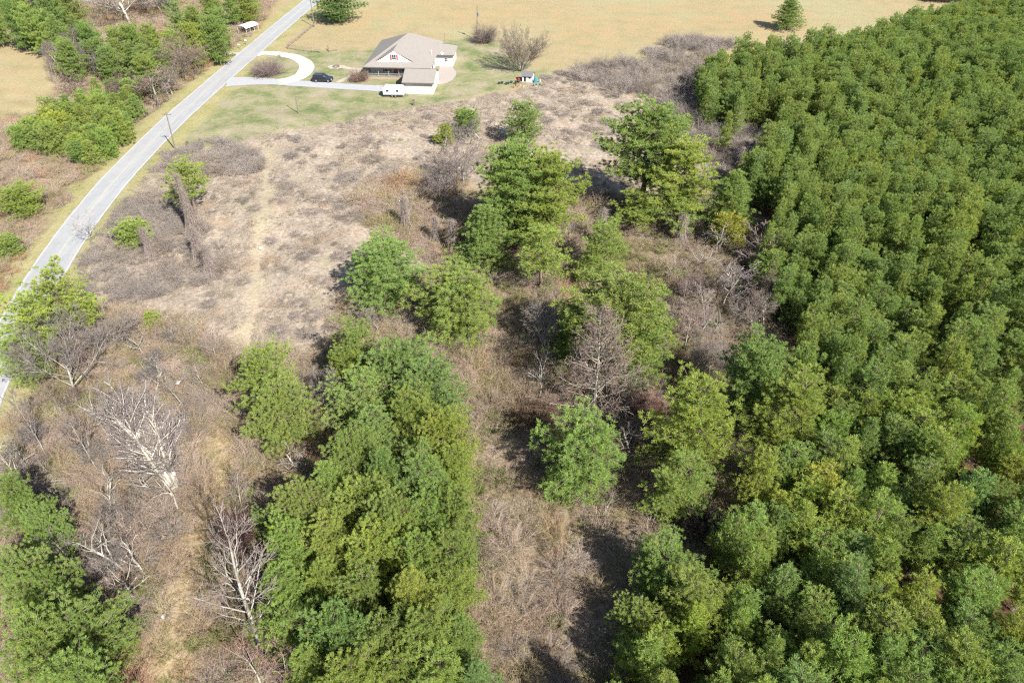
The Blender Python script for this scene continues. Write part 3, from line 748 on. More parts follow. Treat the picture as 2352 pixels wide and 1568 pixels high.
m = MB(); lbox(m, -30.2, -29.2, 176.32, 176.39, .5, 2.5); d_ = m.build("door", M['red'], house); m = MB(); lbox(m, -29.45, -29.38, 176.26, 176.31, 1.4, 1.55); m.build("handle", M['fascia'], d_)
for yy in (178.6, 181.2):
    m = MB(); lbox(m, -20.69, -20.62, yy, yy + 1.1, 1.2, 2.3); m.build("window", M['glass'], house)
m = MB(); lbox(m, -36.3, -25.3, 173.9, 176.38, .0, .5); m.build("porch_deck", M['tanwood'], house)
m = MB(); lbox(m, -36.3, -25.5, 173.86, 173.93, 1.3, 1.38); lbox(m, -36.3, -25.5, 173.87, 173.92, .62, .68)
for i in range(73):
    x = -36.25 + i * .148; lbox(m, x, x + .035, 173.88, 173.91, .5, 1.3)
m.build("railing", M['rail'], house)
for x in (-36.2, -33.5, -30.9, -28.3, -25.7):
    m = MB(); lbox(m, x - .06, x + .06, 173.83, 173.95, .5, 3.02); m.build("porch_post", M['rail'], house)
m = MB(); m.tube(lw(-21.0, 181.0, 4), lw(-21.0, 181.0, 5.2), .06); m.build("vent_pipe", M['white'], house)
m = MB(); m.tube(lw(-18.6, 188.2, 4), lw(-18.6, 188.2, 7.4), .035, .02); m.tube(lw(-19.0, 188.2, 7.0), lw(-18.2, 188.2, 7.0), .015); m.build("aerial", M['fascia'], house)
m = MB(); c_ = lw(-18.9, 184.3, 3.3)
m.tube(c_, (c_[0], c_[1] - .1, c_[2] + .06), .38, .30, 14); m.tube((c_[0], c_[1], c_[2] - .5), c_, .03); m.build("satellite_dish", M['white'], house)

# ---------------------------------------------------------------- vehicles
M['car'] = simple("black_car_paint", (0.018, 0.02, 0.032), 0.18, spec=.8, var=.05)
M['rubber'] = simple("tyre_rubber", (0.02, 0.02, 0.02), 0.85)
M['alloy'] = simple("alloy", (0.55, 0.55, 0.57), 0.3, metal=.7)
M['lamp'] = simple("headlamp_glass", (0.7, 0.72, 0.75), 0.1)
M['redlamp'] = simple("tail_lamp", (0.35, 0.02, 0.02), 0.2)
def wheel(parent, x, y, r=.39, wdt=.26, sgn=1):
    m = MB(); m.tube((x, y - wdt / 2, r), (x, y + wdt / 2, r), r, n=20); t = m.build("wheel", M['rubber'], parent, bevel=.02)
    m = MB(); yo = y + sgn * (wdt / 2 + .004); m.tube((x, yo, r), (x, yo + sgn * .02, r), r * .62, n=16)
    for i in range(5):
        a = 6.283 * i / 5; m.tube((x, yo + sgn * .03, r), (x + math.cos(a) * r * .58, yo + sgn * .03, r + math.sin(a) * r * .58), .035, n=5)
    m.build("rim", M['alloy'], t)
def loft(secs):
    """secs: list of (x, halfwidth_low, halfwidth_high, z0, z1) boxes lofted along x"""
    m = MB(); vs = []
    for x, a, b, z0, z1 in secs:
        zm = z0 + (z1 - z0) * .55
        vs += [(x, -a * .94, z0), (x, -a, zm), (x, -b, z1), (x, b, z1), (x, a, zm), (x, a * .94, z0)]
    n = 6; fs = []
    for i in range(len(secs) - 1):
        for j in range(n): fs.append((i * n + j, i * n + (j + 1) % n, (i + 1) * n + (j + 1) % n, (i + 1) * n + j))
    fs += [tuple(range(n))[::-1], tuple(range((len(secs) - 1) * n, len(secs) * n))]
    return m.add(vs, fs)
suv = empty("parked_car", (-47.2, 172.6, .05), R(-2), "black four door estate car parked on the pale drive", "car")
loft([(-2.5, .86, .84, .42, .95), (-2.42, .95, .9, .32, 1.08), (-1.6, .98, .92, .27, 1.12), (0.6, .98, .92, .27, 1.13), (1.3, .98, .88, .27, 1.1), (2.2, .94, .80, .30, 1.0), (2.45, .84, .72, .36, .88)]).build("body", M['car'], suv, bevel=.03, smooth=False)
loft([(-2.38, .88, .74, 1.05, 1.12), (-2.2, .88, .72, 1.05, 1.76), (-1.9, .88, .72, 1.05, 1.82), (0.1, .88, .71, 1.05, 1.82), (.45, .88, .69, 1.05, 1.74), (1.28, .86, .78, 1.03, 1.12)]).build("cabin", M['car'], suv, bevel=.02)
for s in (-1, 1):
    for x0, x1 in ((-2.05, -1.35), (-1.25, -.4), (-.3, .42)):
        m = MB(); a = .862 * s; b = .758 * s
        m.add([(x0, a, 1.18), (x1, a, 1.18), (x1 - .02, b, 1.68), (x0 + .04, b, 1.68)] + [(x0, a - .03 * s, 1.18), (x1, a - .03 * s, 1.18), (x1, b - .03 * s, 1.68), (x0, b - .03 * s, 1.68)], [(0, 1, 2, 3), (7, 6, 5, 4), (0, 4, 5, 1), (2, 6, 7, 3), (1, 5, 6, 2), (0, 3, 7, 4)])
        m.build("window", M['glass'], suv)
    m = MB(); m.box(2.3, 2.46, s * .66 - .13, s * .66 + .13, .70, .84); m.build("headlight", M['lamp'], suv, bevel=.02)
    m = MB(); m.box(-2.53, -2.44, s * .76 - .08, s * .76 + .08, .8, 1.1); m.build("tail_light", M['redlamp'], suv)
    m = MB(); m.tube((-2.0, s * .66, 1.87), (.1, s * .66, 1.87), .022, n=6); m.build("roof_rail", M['alloy'], suv)
    m = MB(); m.box(.55, .72, s * 1.0 - .09, s * 1.0 + .09, 1.12, 1.28); m.build("mirror", M['car'], suv, bevel=.02)
    for x in (-1.52, 1.5): wheel(suv, x, s * .86, sgn=s)
m = MB(); m.add([(.47, -.66, 1.745), (.47, .66, 1.745), (1.24, .74, 1.2), (1.24, -.74, 1.2), (.46, -.66, 1.70), (.46, .66, 1.70), (1.2, .74, 1.17), (1.2, -.74, 1.17)], [(0, 3, 2, 1), (4, 5, 6, 7), (0, 1, 5, 4), (2, 3, 7, 6), (1, 2, 6, 5), (0, 4, 7, 3)]); m.build("windscreen", M['glass'], suv)
m = MB(); m.box(2.44, 2.49, -.5, .5, .5, .78); m.build("grille", M['rubber'], suv)

trl = empty("caravan", (-28.0, 162.6, .05), R(-3), "white towed caravan parked on the drive against the garage", "caravan")
def yprism(prof, y0, y1):
    m = MB(); return m.prism(prof, y0, y1)
yprism([(-2.7, .55), (2.5, .55), (2.85, 1.1), (2.75, 1.9), (2.35, 2.55), (-2.3, 2.65), (-2.75, 2.3), (-2.8, 1.2)], -1.1, 1.1).build("body", M['white'], trl, bevel=.07)
m = MB(); m.box(-2.55, 2.45, -1.125, -1.103, .62, .92); m.build("lower_panel", M['grey'], trl)
for x0, x1 in ((-1.9, -1.2), (.7, 1.3)):
    m = MB(); m.box(x0, x1, -1.15, -1.104, 1.45, 1.95); m.build("window", M['glass'], trl, bevel=.01)
m = MB(); m.box(1.45, 1.8, -1.14, -1.104, 1.15, 1.3); m.build("hatch", M['grey'], trl)
m = MB(); m.tube((-2.2, -1.16, 2.52), (2.2, -1.16, 2.46), .055, n=8); m.build("awning_roll", M['grey'], trl)
m = MB(); m.add([(-2.78, -.85, 2.28), (-2.78, .85, 2.28), (-2.34, .85, 2.67), (-2.34, -.85, 2.67), (-2.72, -.85, 2.25), (-2.72, .85, 2.25), (-2.3, .85, 2.63), (-2.3, -.85, 2.63)], [(0, 1, 2, 3), (7, 6, 5, 4), (0, 4, 5, 1), (2, 6, 7, 3), (1, 5, 6, 2), (0, 3, 7, 4)]); m.build("front_window", simple("tinted_glass", (.35, .4, .45), .15), trl)
m = MB(); m.box(-.4, .5, -.4, .4, 2.66, 2.85, tx=.08, ty=.08); m.build("roof_vent", M['white'], trl)
for s in (-1, 1):
    for x in (-.42, .42): wheel(trl, x, s * 1.02, .33, .2, s)
m = MB(); m.tube((2.6, -.5, .5), (3.7, 0, .5), .05, n=6); m.tube((2.6, .5, .5), (3.7, 0, .5), .05, n=6); m.tube((3.5, 0, .5), (3.5, 0, .05), .04, n=6); m.build("tow_bar", M['fascia'], trl)
trl.scale = (.92, .92, .92)

# ---------------------------------------------------------------- yard things
def at3(u, v, z=0.0): x, y = at(u, v, z); return (x, y, z)
x, y = at(1213, 190); shed = empty("playhouse", (x, y + 1.2, 0), R(-14), "small white wooden playhouse with grey roof and blue side", "playhouse")
m = MB(); m.box(-1.25, 1.25, -1.0, 1.0, .1, 1.65); m.add([(-1.25, -1.0, 1.65), (-1.25, 1.0, 1.65), (-1.25, 0, 2.3), (1.25, -1.0, 1.65), (1.25, 1.0, 1.65), (1.25, 0, 2.3)], [(0, 1, 2), (3, 5, 4), (0, 2, 5, 3), (1, 4, 5, 2)]); m.build("wall", M['white'], shed)
m = MB(); m.add([(-1.45, -1.3, 1.52), (1.45, -1.3, 1.52), (1.45, 0, 2.42), (-1.45, 0, 2.42), (-1.45, -1.3, 1.46), (1.45, -1.3, 1.46), (1.45, 0, 2.36), (-1.45, 0, 2.36)], [(0, 1, 2, 3), (7, 6, 5, 4), (0, 4, 5, 1), (1, 5, 6, 2), (2, 6, 7, 3), (3, 7, 4, 0)])
m.add([(-1.45, 1.3, 1.52), (1.45, 1.3, 1.52), (1.45, 0.003, 2.42), (-1.45, 0.003, 2.42), (-1.45, 1.3, 1.46), (1.45, 1.3, 1.46), (1.45, 0.003, 2.36), (-1.45, 0.003, 2.36)], [(3, 2, 1, 0), (4, 5, 6, 7), (0, 1, 5, 4), (1, 2, 6, 5), (2, 3, 7, 6), (3, 0, 4, 7)]); m.build("roof", simple("grey_shingle", (.20, .19, .20), .9, var=.3, scale=9), shed)
m = MB(); m.box(-1.28, -1.252, -.9, .9, .15, 1.6); m.build("side_panel", simple("blue_boards", (.10, .15, .24), .7), shed)
m = MB(); m.box(-.85, -.3, -1.03, -1.003, .15, 1.25); m.build("door", M['glass'], shed)
m = MB(); m.box(.35, .85, -1.03, -1.003, .9, 1.3); m.build("window", M['glass'], shed)
m = MB(); m.box(-1.4, 1.4, -1.6, 1.1, 0.02, .1); m.build("base", M['tanwood'], shed)
def thing_mesh(name, mb, mat, label, cat, group=None, bevel=0, smooth=False):
    o = mb.build(name, mat, None, bevel, smooth); return tag(o, label, cat, group)
def barrel(loc, r, h, col, label, name="barrel", cat="barrel"):
    m = MB(); x, y, z = loc
    for a, b, ra, rb in ((0, .3, .92, 1), (.3, .7, 1, 1), (.7, 1, 1, .92)): m.tube((x, y, z + a * h), (x, y, z + b * h), r * ra, r * rb, 16)
    m.tube((x, y, z + h), (x, y, z + h * 1.04), r * .8, r * .8, 16)
    return thing_mesh(name, m, simple(name + "_paint", col, .4), label, cat)
x, y = at(1191, 189); barrel((x, y, 0), .38, .9, (.42, .03, .05), "red barrel standing left of the playhouse")
x, y = at(1229, 190); barrel((x, y, 0), .42, 1.15, (.02, .35, .55), "bright blue barrel standing right of the playhouse")
x, y = at(1240, 190); barrel((x, y, 0), .3, .8, (.5, .5, .5), "grey metal drum by the blue barrel")
# little heap of pots, stones and toys
rs = random.Random(4)
for i in range(7):
    x, y = at(1148 + i * 7 + rs.uniform(-2, 2), 195 - i * .6 + rs.uniform(-2, 2)); m = MB(); h = rs.uniform(.35, .6)
    m.tube((x, y, 0), (x, y, h), .22, .3, 12); m.tube((x, y, h), (x, y, h + .06), .34, .34, 12)
    thing_mesh("plant_pot", m, simple("dark_pot", (.05, .08, .07), .6), "dark plant pot in the row left of the playhouse", "plant pot", "dark plant pots in a row")
for i in range(5):
    x, y = at(1180 + i * 5 + rs.uniform(-2, 2), 200 + rs.uniform(-3, 4)); m = MB(); a = rs.uniform(0, 3)
    m.tube((x, y, .12), (x + math.cos(a) * .8, y + math.sin(a) * .8, .25), .12, .06, 8); m.tube((x, y, .05), (x, y, .32), .2, .14, 8)
    thing_mesh("garden_toy", m, simple("pink_plastic", (.6, .12 + .08 * i, .12 + .08 * i), .5), "pink and red garden toy scattered before the playhouse", "toy", "scattered garden toys")
for (u, v) in ((1227, 199), (1234, 198), (1242, 197)):
    x, y = at(u, v); m = MB(); m.tube((x, y, 0), (x, y, .4), .22, .27, 10); m.tube((x, y, .4), (x, y, .75), .3, .12, 8)
    thing_mesh("potted_plant", m, simple("green_pot", (.12, .28, .15), .6), "potted plant in the little row right of the playhouse", "potted plant", "potted plants by the barrels")
x, y = at(807 - 0, 153); x, y = at(806.0 - 34, 154)
m = MB(); n = 14
for i in range(n):
    a = 6.283 * i / n; m.box(x + math.cos(a) * .75 - .14, x + math.cos(a) * .75 + .14, y + math.sin(a) * .75 - .14, y + math.sin(a) * .75 + .14, .03, .28, tx=.03, ty=.03)
thing_mesh("fire_pit", m, simple("fire_stones", (.2, .17, .15), .9, var=.3), "round ring of dark stones on the bare patch of lawn", "fire pit")
patch("bare_patch", x, y, 2.2, 1.8, .022, M['dirt'], 8, "bare soil round the fire pit")

M['polewood'] = simple("creosoted_pole", (0.24, 0.22, 0.18), .85, var=.25, scale=8)
M['steel'] = simple("galvanised", (0.45, 0.46, 0.47), .4, metal=.5)
def pole(u, vb, ut, vt, label, arm=True, transf=False, r=.15):
    x, y = at(u, vb); dep = PITCH - math.atan((CY - vt) / F); dist = y / cP * cP
    # height of the top seen at vt
    yt = (CY - vt) / F; tt = y / (cP + yt * sP); h = CAMH + tt * (-sP + yt * cP); xt = (ut - CX) / F * tt
    o = empty("utility_pole", (x, y, gz(x, y)), 0, label, "utility pole")
    top = (xt - x, 0, h)
    m = MB(); m.tube((0, 0, -.3), top, r, r * .62, 10); m.build("pole", M['polewood'], o, smooth=False)
    if arm:
        m = MB(); c = Vector(top) * .93; m.box(c.x - .9, c.x + .9, -.06, .06, c.z, c.z + .12); m.build("crossarm", M['polewood'], o)
        for k in (-.8, -.3, .3, .8):
            m = MB(); m.tube((c.x + k, 0, c.z + .12), (c.x + k, 0, c.z + .3), .035, .05, 8); m.build("insulator", M['steel'], o)
    if transf:
        c = Vector(top) * .76; m = MB(); m.tube((c.x + .35, 0, c.z - .5), (c.x + .35, 0, c.z + .4), .28, n=14); m.tube((c.x + .35, 0, c.z + .4), (c.x + .35, 0, c.z + .5), .3, .2, 14); m.build("transformer", M['steel'], o)
    return o, x, y, h
pole(403, 345, 381, 258, "tall wooden pole with small crossarm beside the road and red soil")
pole(686, 262, 675, 205, "plain grey pole leaning on the green front lawn", arm=False, r=.12)
pole(722, 62, 712, -6, "wooden pole where the split rail fence nears the road")
pole(1095, 92, 1096, 14, "wooden pole carrying a grey transformer behind the round bush", arm=False, transf=True)
pole(1208, 184 - 0, 1205, 150, "thin post beside the playhouse", arm=False, r=.07)

def fence(name, pts, label, sp=2.4, rails=(.45, .85, 1.2), h=1.35, rr=.05, mat='wood', wire=False, postr=.075):
    P = [at(*p) for p in pts]; o = empty(name, (P[0][0], P[0][1], 0), 0, label, "fence"); ox, oy = P[0]
    posts = []
    for (a, b) in zip(P[:-1], P[1:]):
        L = math.hypot(b[0] - a[0], b[1] - a[1]); n = max(1, round(L / sp))
        for i in range(n): posts.append((a[0] + (b[0] - a[0]) * i / n, a[1] + (b[1] - a[1]) * i / n))
    posts.append(P[-1]); rs = random.Random(len(posts))
    for x, y in posts:
        g = gz(x, y); m = MB(); tx, ty = rs.uniform(-.06, .06), rs.uniform(-.06, .06)
        m.tube((x - ox, y - oy, g - .2), (x - ox + tx, y - oy + ty, g + h * rs.uniform(.92, 1.06)), postr, postr * .9, 6); m.build("post", M[mat], o)
    m = MB()
    for (a, b) in zip(posts[:-1], posts[1:]):
        ga, gb = gz(*a), gz(*b)
        for z in rails:
            m.tube((a[0] - ox, a[1] - oy, ga + z + rs.uniform(-.04, .04) * (not wire)), (b[0] - ox, b[1] - oy, gb + z + rs.uniform(-.04, .04) * (not wire)), rr, n=5)
    m.build("wire" if wire else "rails", M['fascia'] if wire else M[mat], o)
    return o
fence("split_rail_fence", [(722, 60), (703, 76), (690, 88), (666, 106), (662, 113), (700, 119), (736, 122)], "weathered split rail fence around the corner of the meadow")
fence("split_rail_fence", [(754, 115), (757, 120), (775, 117)], "short broken piece of rail fence left of the house", sp=1.6)
fence("wire_fence", [(30, 640), (72, 584), (112, 528), (148, 480), (185, 430), (215, 398), (243, 372), (278, 338)], "rusty wire fence with thin posts along the left road verge", sp=4.5, rails=(.4, .8, 1.1), h=1.3, rr=.006, wire=True, postr=.06)
fence("wire_fence", [(470, 338), (560, 326), (642, 306), (760, 285), (860, 264), (950, 243), (1060, 222)], "thin wire fence between the front lawn and dead weeds", sp=6, rails=(.4, .9), h=1.1, rr=.005, wire=True, postr=.05)
def stump(u, v, h, r, label, seed):
    rs = np.random.RandomState(seed); x, y = at(u, v); S = []
    g = gz(x, y); S.append((np.array([x, y, g - .1]), np.array([x + .1, y, g + h]), r, r * .75))
    for i in range(9):
        a = rs.uniform(0, 6.28); z = rs.uniform(.3, 1) * h
        S.append((np.array([x, y, g + z]), np.array([x + math.cos(a) * .6, y + math.sin(a) * .6, g + z + rs.uniform(-.2, .4)]), .06, .02))
    o = link(bpy.data.objects.new("dead_stump", tube_mesh("dead_stump", S, M['pbark'], 7))); tag(o, label, "tree stump")
stump(433, 338, 1.3, .22, "twisted dead stump at the lawn edge near the tall roadside pole", 1)
stump(461, 330, 1.0, .16, "short upright stump on the lawn edge right of the twisted one", 2)
stump(952, 243, 1.5, .16, "dark post like stump where the lawn meets the weeds below the garage", 3)

# carport by the road
x, y = at(566, 79); cp = empty("carport", (x, y + 2.4, gz(x, y)), R(-28), "white roofed open carport at the edge of the trees", "carport")
m = MB(); pr = [(-2.4, 2.1), (-1.7, 2.5), (0, 2.85), (1.7, 2.5), (2.4, 2.1), (2.4, 2.02), (1.7, 2.42), (0, 2.77), (-1.7, 2.42), (-2.4, 2.02)]; m.prism(pr, -3.2, 3.2); m.build("roof", M['white'], cp); cp.scale = (.8, .8, .85)
for sx_ in (-2.1, 2.1):
    for yy in (-3, -1, 1, 3):
        m = MB(); m.tube((sx_, yy, 0), (sx_, yy, 1.86), .05, n=6); m.build("post", M['white'], cp)
def bin_(u, v, col, label):
    x, y = at(u, v); m = MB(); m.box(x - .3, x + .3, y - .33, y + .33, .12, 1.0, tx=-.06, ty=-.06); m.box(x - .38, x + .38, y - .42, y + .42, 1.0, 1.1, tx=.05, ty=.05)
    m.tube((x - .32, y + .3, .12), (x + .32, y + .3, .12), .12, n=10); thing_mesh("wheelie_bin", m, simple("bin_plastic", col, .5), label, "bin", bevel=.02)
bin_(499, 146, (.12, .42, .38), "pale turquoise wheeled bin on the left road shoulder"); bin_(508, 143, (.06, .07, .08), "dark wheeled bin next to the turquoise one")
def mailbox(u, v, label):
    x, y = at(u, v); o = empty("mailbox", (x, y, gz(x, y)), R(80), label, "mailbox")
    m = MB(); m.box(-.05, .05, -.05, .05, 0, 1.05); m.build("post", M['wood'], o)
    m = MB(); m.prism([(-.12, 1.05), (.12, 1.05), (.12, 1.22), (.08, 1.3), (-.08, 1.3), (-.12, 1.22)], -.28, .28); m.build("box", M['white'], o)
mailbox(566, 103, "white mailbox on a post left of the road near the carport"); mailbox(551, 113, "white mailbox on a post left of the road by the side track"); mailbox(644, 131, "white mailbox inside the gravel loop")
def logpile(u, v, label, seed, n=8):
    rs = np.random.RandomState(seed); x, y = at(u, v); S = []
    for i in range(n):
        a = rs.normal(.4, .25); c = np.array([x + rs.uniform(-.8, .8), y + rs.uniform(-.6, .6), gz(x, y) + .12 + .2 * rs.rand() * 2]); d = np.array([math.cos(a), math.sin(a), rs.normal(0, .1)]) * rs.uniform(.8, 1.7)
        S.append((c - d, c + d, .14, .09))
    tag(link(bpy.data.objects.new("log_pile", tube_mesh("log_pile", S, M['pbark'], 7))), label, "log pile")
logpile(524, 130, "heap of dark cut logs beside the road under the brown bush", 1, 12)
# pale stone, board and bucket left lying about
def rock(u, v, r, label, seed, mat='gravel'):
    rs = np.random.RandomState(seed); x, y = at(u, v); import bmesh
    bm = bmesh.new(); bmesh.ops.create_icosphere(bm, subdivisions=2, radius=1)
    for q in bm.verts: q.co *= 1 + rs.uniform(-.18, .18); q.co.z *= .55
    me = bpy.data.meshes.new("rock"); bm.to_mesh(me); bm.free(); me.materials.append(M[mat]); o = link(bpy.data.objects.new("rock", me)); o.location = (x, y, gz(x, y) + r * .3); o.scale = (r, r, r); tag(o, label, "rock")
rock(600, 577, .35, "pale rock beside the track through the weeds", 1); rock(381, 1421, .28, "pale rock lying in the straw grass at the bottom left", 2)
x, y = at(415, 893); m = MB(); m.box(x - .22, x + .22, y - .3, y + .3, gz(x, y) + 1.0, gz(x, y) + 1.05); thing_mesh("board", m, M['paint'], "small white board lying in the left brush", "board")
# fallen grey planks in the left brush
x, y = at(150, 1115); bl = empty("fallen_ladder", (x, y, gz(x, y) + .9), R(12), "fallen grey ladder lying in the brush at the left", "ladder")
for yy in (-.22, .22):
    m = MB(); m.box(-2.6, 2.6, yy - .04, yy + .04, 0, .09); m.build("side_rail", M['wood'], bl)
for i in range(12):
    m = MB(); m.tube((-2.4 + i * .43, -.19, .045), (-2.4 + i * .43, .19, .045), .03, n=5); m.build("rung", M['wood'], bl)

# ---------------------------------------------------------------- pines
MP = [make_pine(100, 12.5, 4.2, .12, 'round', .55, 6, 36, .29, .032, .42),
      make_pine(101, 12.0, 4.0, .14, 'round', .55, 6, 36, .29, .032, .42, .10),
      make_pine(102, 13.0, 4.0, .12, 'oval', .55, 6, 36, .29, .032, .42, .08),
      make_pine(103, 12.0, 4.1, .16, 'round', .58, 6, 36, .29, .032, .42, .15),
      make_pine(106, 12.5, 3.9, .12, 'cone', .52, 6, 36, .29, .032, .42, .06),
      make_pine(107, 19.0, 5.2, .36, 'round', .60, 6, 34, .36, .046, .54, .06),
      make_pine(108, 17.0, 4.8, .34, 'oval', .60, 6, 34, .36, .046, .54, .08)]
OP = [make_pine(104, 13.0, 4.0, .32, 'oval', .66, 5, 32, .34, .042, .50, .30),          # open, layered
      make_pine(105, 11.0, 3.4, .38, 'round', .70, 5, 32, .34, .042, .50, .35)]
YP = [make_pine(110 + i, 9.6 + (i % 3) * .6, 2.35, .16 + .03 * (i % 3), ('cone', 'round', 'oval', 'round', 'cone', 'oval', 'round', 'cone')[i], (.48, .56, .50, .46)[i % 4], 5, 26, .30, .038, .42, (.05, .14, .08, .18)[i % 4]) for i in range(8)]
SP = [make_pine(120 + i, 5.0, 1.9, .08, ('round', 'cone')[i], .36, 5, 24, .28, .042, .38) for i in range(2)]

TN0 = dict(n=(1, 1, 1), y=(1.26, 1.12, .85), l=(1.18, 1.14, .95), b=(.92, .98, 1.2), d=(.8, .9, .95), g=(.96, 1.02, .95), o=(1.6, 1.12, .7))
TN = {k_: tuple(1 + (c_ - 1) * .62 for c_ in v_) for k_, v_ in TN0.items()}
vr = random.Random(77)
def put_pine(u, v, h, wpx, fam, tint, label, group=None, k=None, jz=True):
    x, y = at(u, v, h)
    pr = {'M': MP, 'O': OP, 'Y': YP, 'S': SP}[fam]; p = pr[vr.randrange(min(5, len(pr))) if k is None else k]
    s = wpx * px_size(u, v + wpx * .45, h * .55) / 2 / p['r']
    t = TN[tint]; jj = vr.uniform(.92, 1.08); j = [jj * vr.uniform(.97, 1.03) for _ in range(3)]
    return place("pine_tree", p, x, y, gz(x, y) - .1, s, h / p['h'], vr.uniform(0, 6.28), label, "pine tree", group, tuple(a * b for a, b in zip(t, j)))
BIG = [
 (1205, 234, 9.0, 90, 'M', 'd', "dark small pine standing alone in the weeds below the playhouse", 3),
 (1070, 262, 5.5, 50, 'S', 'n', "little round pine at the upper edge of the central thicket", 0),
 (1022, 300, 4.0, 44, 'S', 'y', "yellowish sapling pine left of the little round pine", 1),
 (1182, 318, 18.5, 160, 'M', 'n', "tall pine on the left of the central high pair", 5),
 (1262, 343, 17.0, 150, 'M', 'l', "tall pine on the right of the central high pair", 6),
 (1215, 455, 10.0, 150, 'O', 'y', "layered yellowish pine below the central high pair", 0),
 (1112, 470, 10.5, 128, 'M', 'l', "cone shaped pine at the left foot of the central pair", 4),
 (1248, 520, 10.5, 134, 'O', 'n', "open crowned pine at the lower end of the central group", 1),
 (1392, 502, 10.0, 104, 'M', 'l', "bright pine standing just right of the central group", 3),
 (1345, 590, 5.0, 70, 'O', 'y', "small yellowish open pine under the bright pine", 1),
 (1498, 240, 19.0, 190, 'M', 'n', "very tall pine right of centre casting a black shadow", 5),
 (1588, 325, 15.5, 140, 'M', 'l', "tall pine leaning against the right side of the very tall one", 6),
 (1470, 440, 7.0, 120, 'O', 'y', "low layered pine at the left foot of the very tall pine", 0),
 (1560, 445, 7.5, 130, 'O', 'y', "open limbed pine with bare lower trunk under the very tall pine", 1),
 (1700, 392, 11.0, 106, 'M', 'n', "pine at the plantation edge above the olive bush", 4),
 (872, 564, 9.6, 176, 'M', 'g', "round broad pine standing alone left of centre", 0),
 (1062, 630, 10.3, 188, 'M', 'n', "round dark topped pine in the middle of the picture", 1),
 (1428, 620, 16.0, 236, 'M', 'n', "big pine behind the tall bare tree", 5),
 (1488, 705, 11.5, 150, 'M', 'l', "bright pine at the right of the tall bare tree", 2),
 (1320, 688, 10.0, 110, 'M', 'g', "darker pine at the left of the tall bare tree", 4),
 (588, 812, 10.0, 124, 'M', 'l', "upper pine of the lone pair at the left edge of the straw strip", 3),
 (630, 890, 9.5, 138, 'M', 'l', "lower pine of the lone pair at the left edge of the straw strip", 1),
 (808, 740, 10.0, 110, 'O', 'n', "slim pine at the top left of the big central clump", 0),
 (790, 815, 7.0, 100, 'M', 'y', "low yellowish pine in the upper left of the big clump", 1),
 (905, 798, 11.0, 156, 'M', 'g', "dense dark pine at the top of the big clump", 0),
 (985, 845, 10.0, 146, 'M', 'b', "bluish pine at the upper right of the big clump", 1),
 (835, 880, 9.5, 146, 'M', 'l', "light green pine in the upper left of the big clump", 3),
 (1360, 982, 10.3, 178, 'M', 'g', "broad pine standing alone below the tall bare tree", 1),
 (1290, 1100, 4.0, 70, 'S', 'd', "shaded low pine left of the broad lone pine", 0),
 (1622, 880, 13.0, 214, 'M', 'y', "big yellow green pine left of the plantation", 2),
 (1540, 1095, 8.0, 110, 'O', 'y', "thin yellowish pine below left of the big yellow green one", 0),
 (1590, 1050, 9.0, 130, 'M', 'l', "middle sized pine under the big yellow green one", 3),
 (1762, 775, 13.0, 158, 'M', 'n', "tall rounded pine with a black shadow on its left", 0),
 (1858, 868, 12.0, 156, 'M', 'l', "rounded pine touching the lower right of the tall rounded one", 1),
 (1530, 1278, 8.2, 160, 'M', 'b', "bluish topped pine at the corner of the bottom clearing", 1),
 (1600, 1345, 9.0, 150, 'M', 'n', "green pine right of the bluish topped corner pine", 2),
 (1475, 1408, 6.0, 110, 'M', 'b', "low bluish pine by the small white bare tree at the bottom", 3),
 (1825, -6, 9.0, 60, 'M', 'd', "lone dark tree in the far tan meadow", 4),
 (770, -22, 9.0, 92, 'M', 'd', "dark pine at the top edge right of the road", 0),
 (28, 428, 6.0, 86, 'M', 'y', "bright yellow green pine at the left edge above the road", 1),
 (5, 545, 3.5, 52, 'S', 'l', "little pine at the left edge beside the road brush", 0),
 (95, 632, 11.5, 130, 'O', 'l', "open pine in front of the road at the left edge, upper one", 0),
 (45, 690, 10.5, 130, 'O', 'l', "open pine in front of the road at the left edge, lower one", 1),
 (170, 690, 7.0, 80, 'O', 'l', "thin pine branch crown right of the roadside pair", 1),
 (20, 770, 8.0, 110, 'M', 'l', "dense low pine right at the left edge under the roadside pair", 3),
 (338, 715, 2.6, 44, 'S', 'y', "small olive evergreen bush in the left brush", 1),
 (295, 508, 4.0, 70, 'S', 'y', "olive cedar in the brush near the vine tower", 0),
 (415, 382, 9.5, 104, 'O', 'y', "thin pine top rising out of the vine covered trunk", 1),
 (1680, 490, 6.0, 64, 'S', 'o', "orange olive cedar beside the white crooked trees", 0),
 (0, 1090, 12.0, 110, 'M', 'd', "dense pine at the left edge, uppermost of the lower left group", 2),
 (62, 1165, 9.0, 76, 'M', 'l', "pine reaching into the brush at the upper right of the lower left group", 1),
 (10, 1270, 11.0, 130, 'M', 'b', "bluish pine at the left edge under the uppermost one", 0),
 (85, 1310, 10.0, 96, 'M', 'd', "bluish pine beside the tan strip in the lower left group", 3),
 (140, 1405, 10.0, 160, 'M', 'd', "broad pine in the bottom left corner group", 1),
 (50, 1440, 12.0, 165, 'M', 'l', "broad pale pine filling the bottom left corner", 0),
 (225, 1460, 5.5, 84, 'M', 'n', "low pine at the right end of the bottom left corner group", 3),
 (150, 1520, 12.0, 150, 'M', 'd', "dark pine cut by the bottom edge at the left", 2),
]
for (u, v, h, wp, fam, ti, lab, k) in BIG: put_pine(u, v, h, wp, fam, ti, lab, None, k)
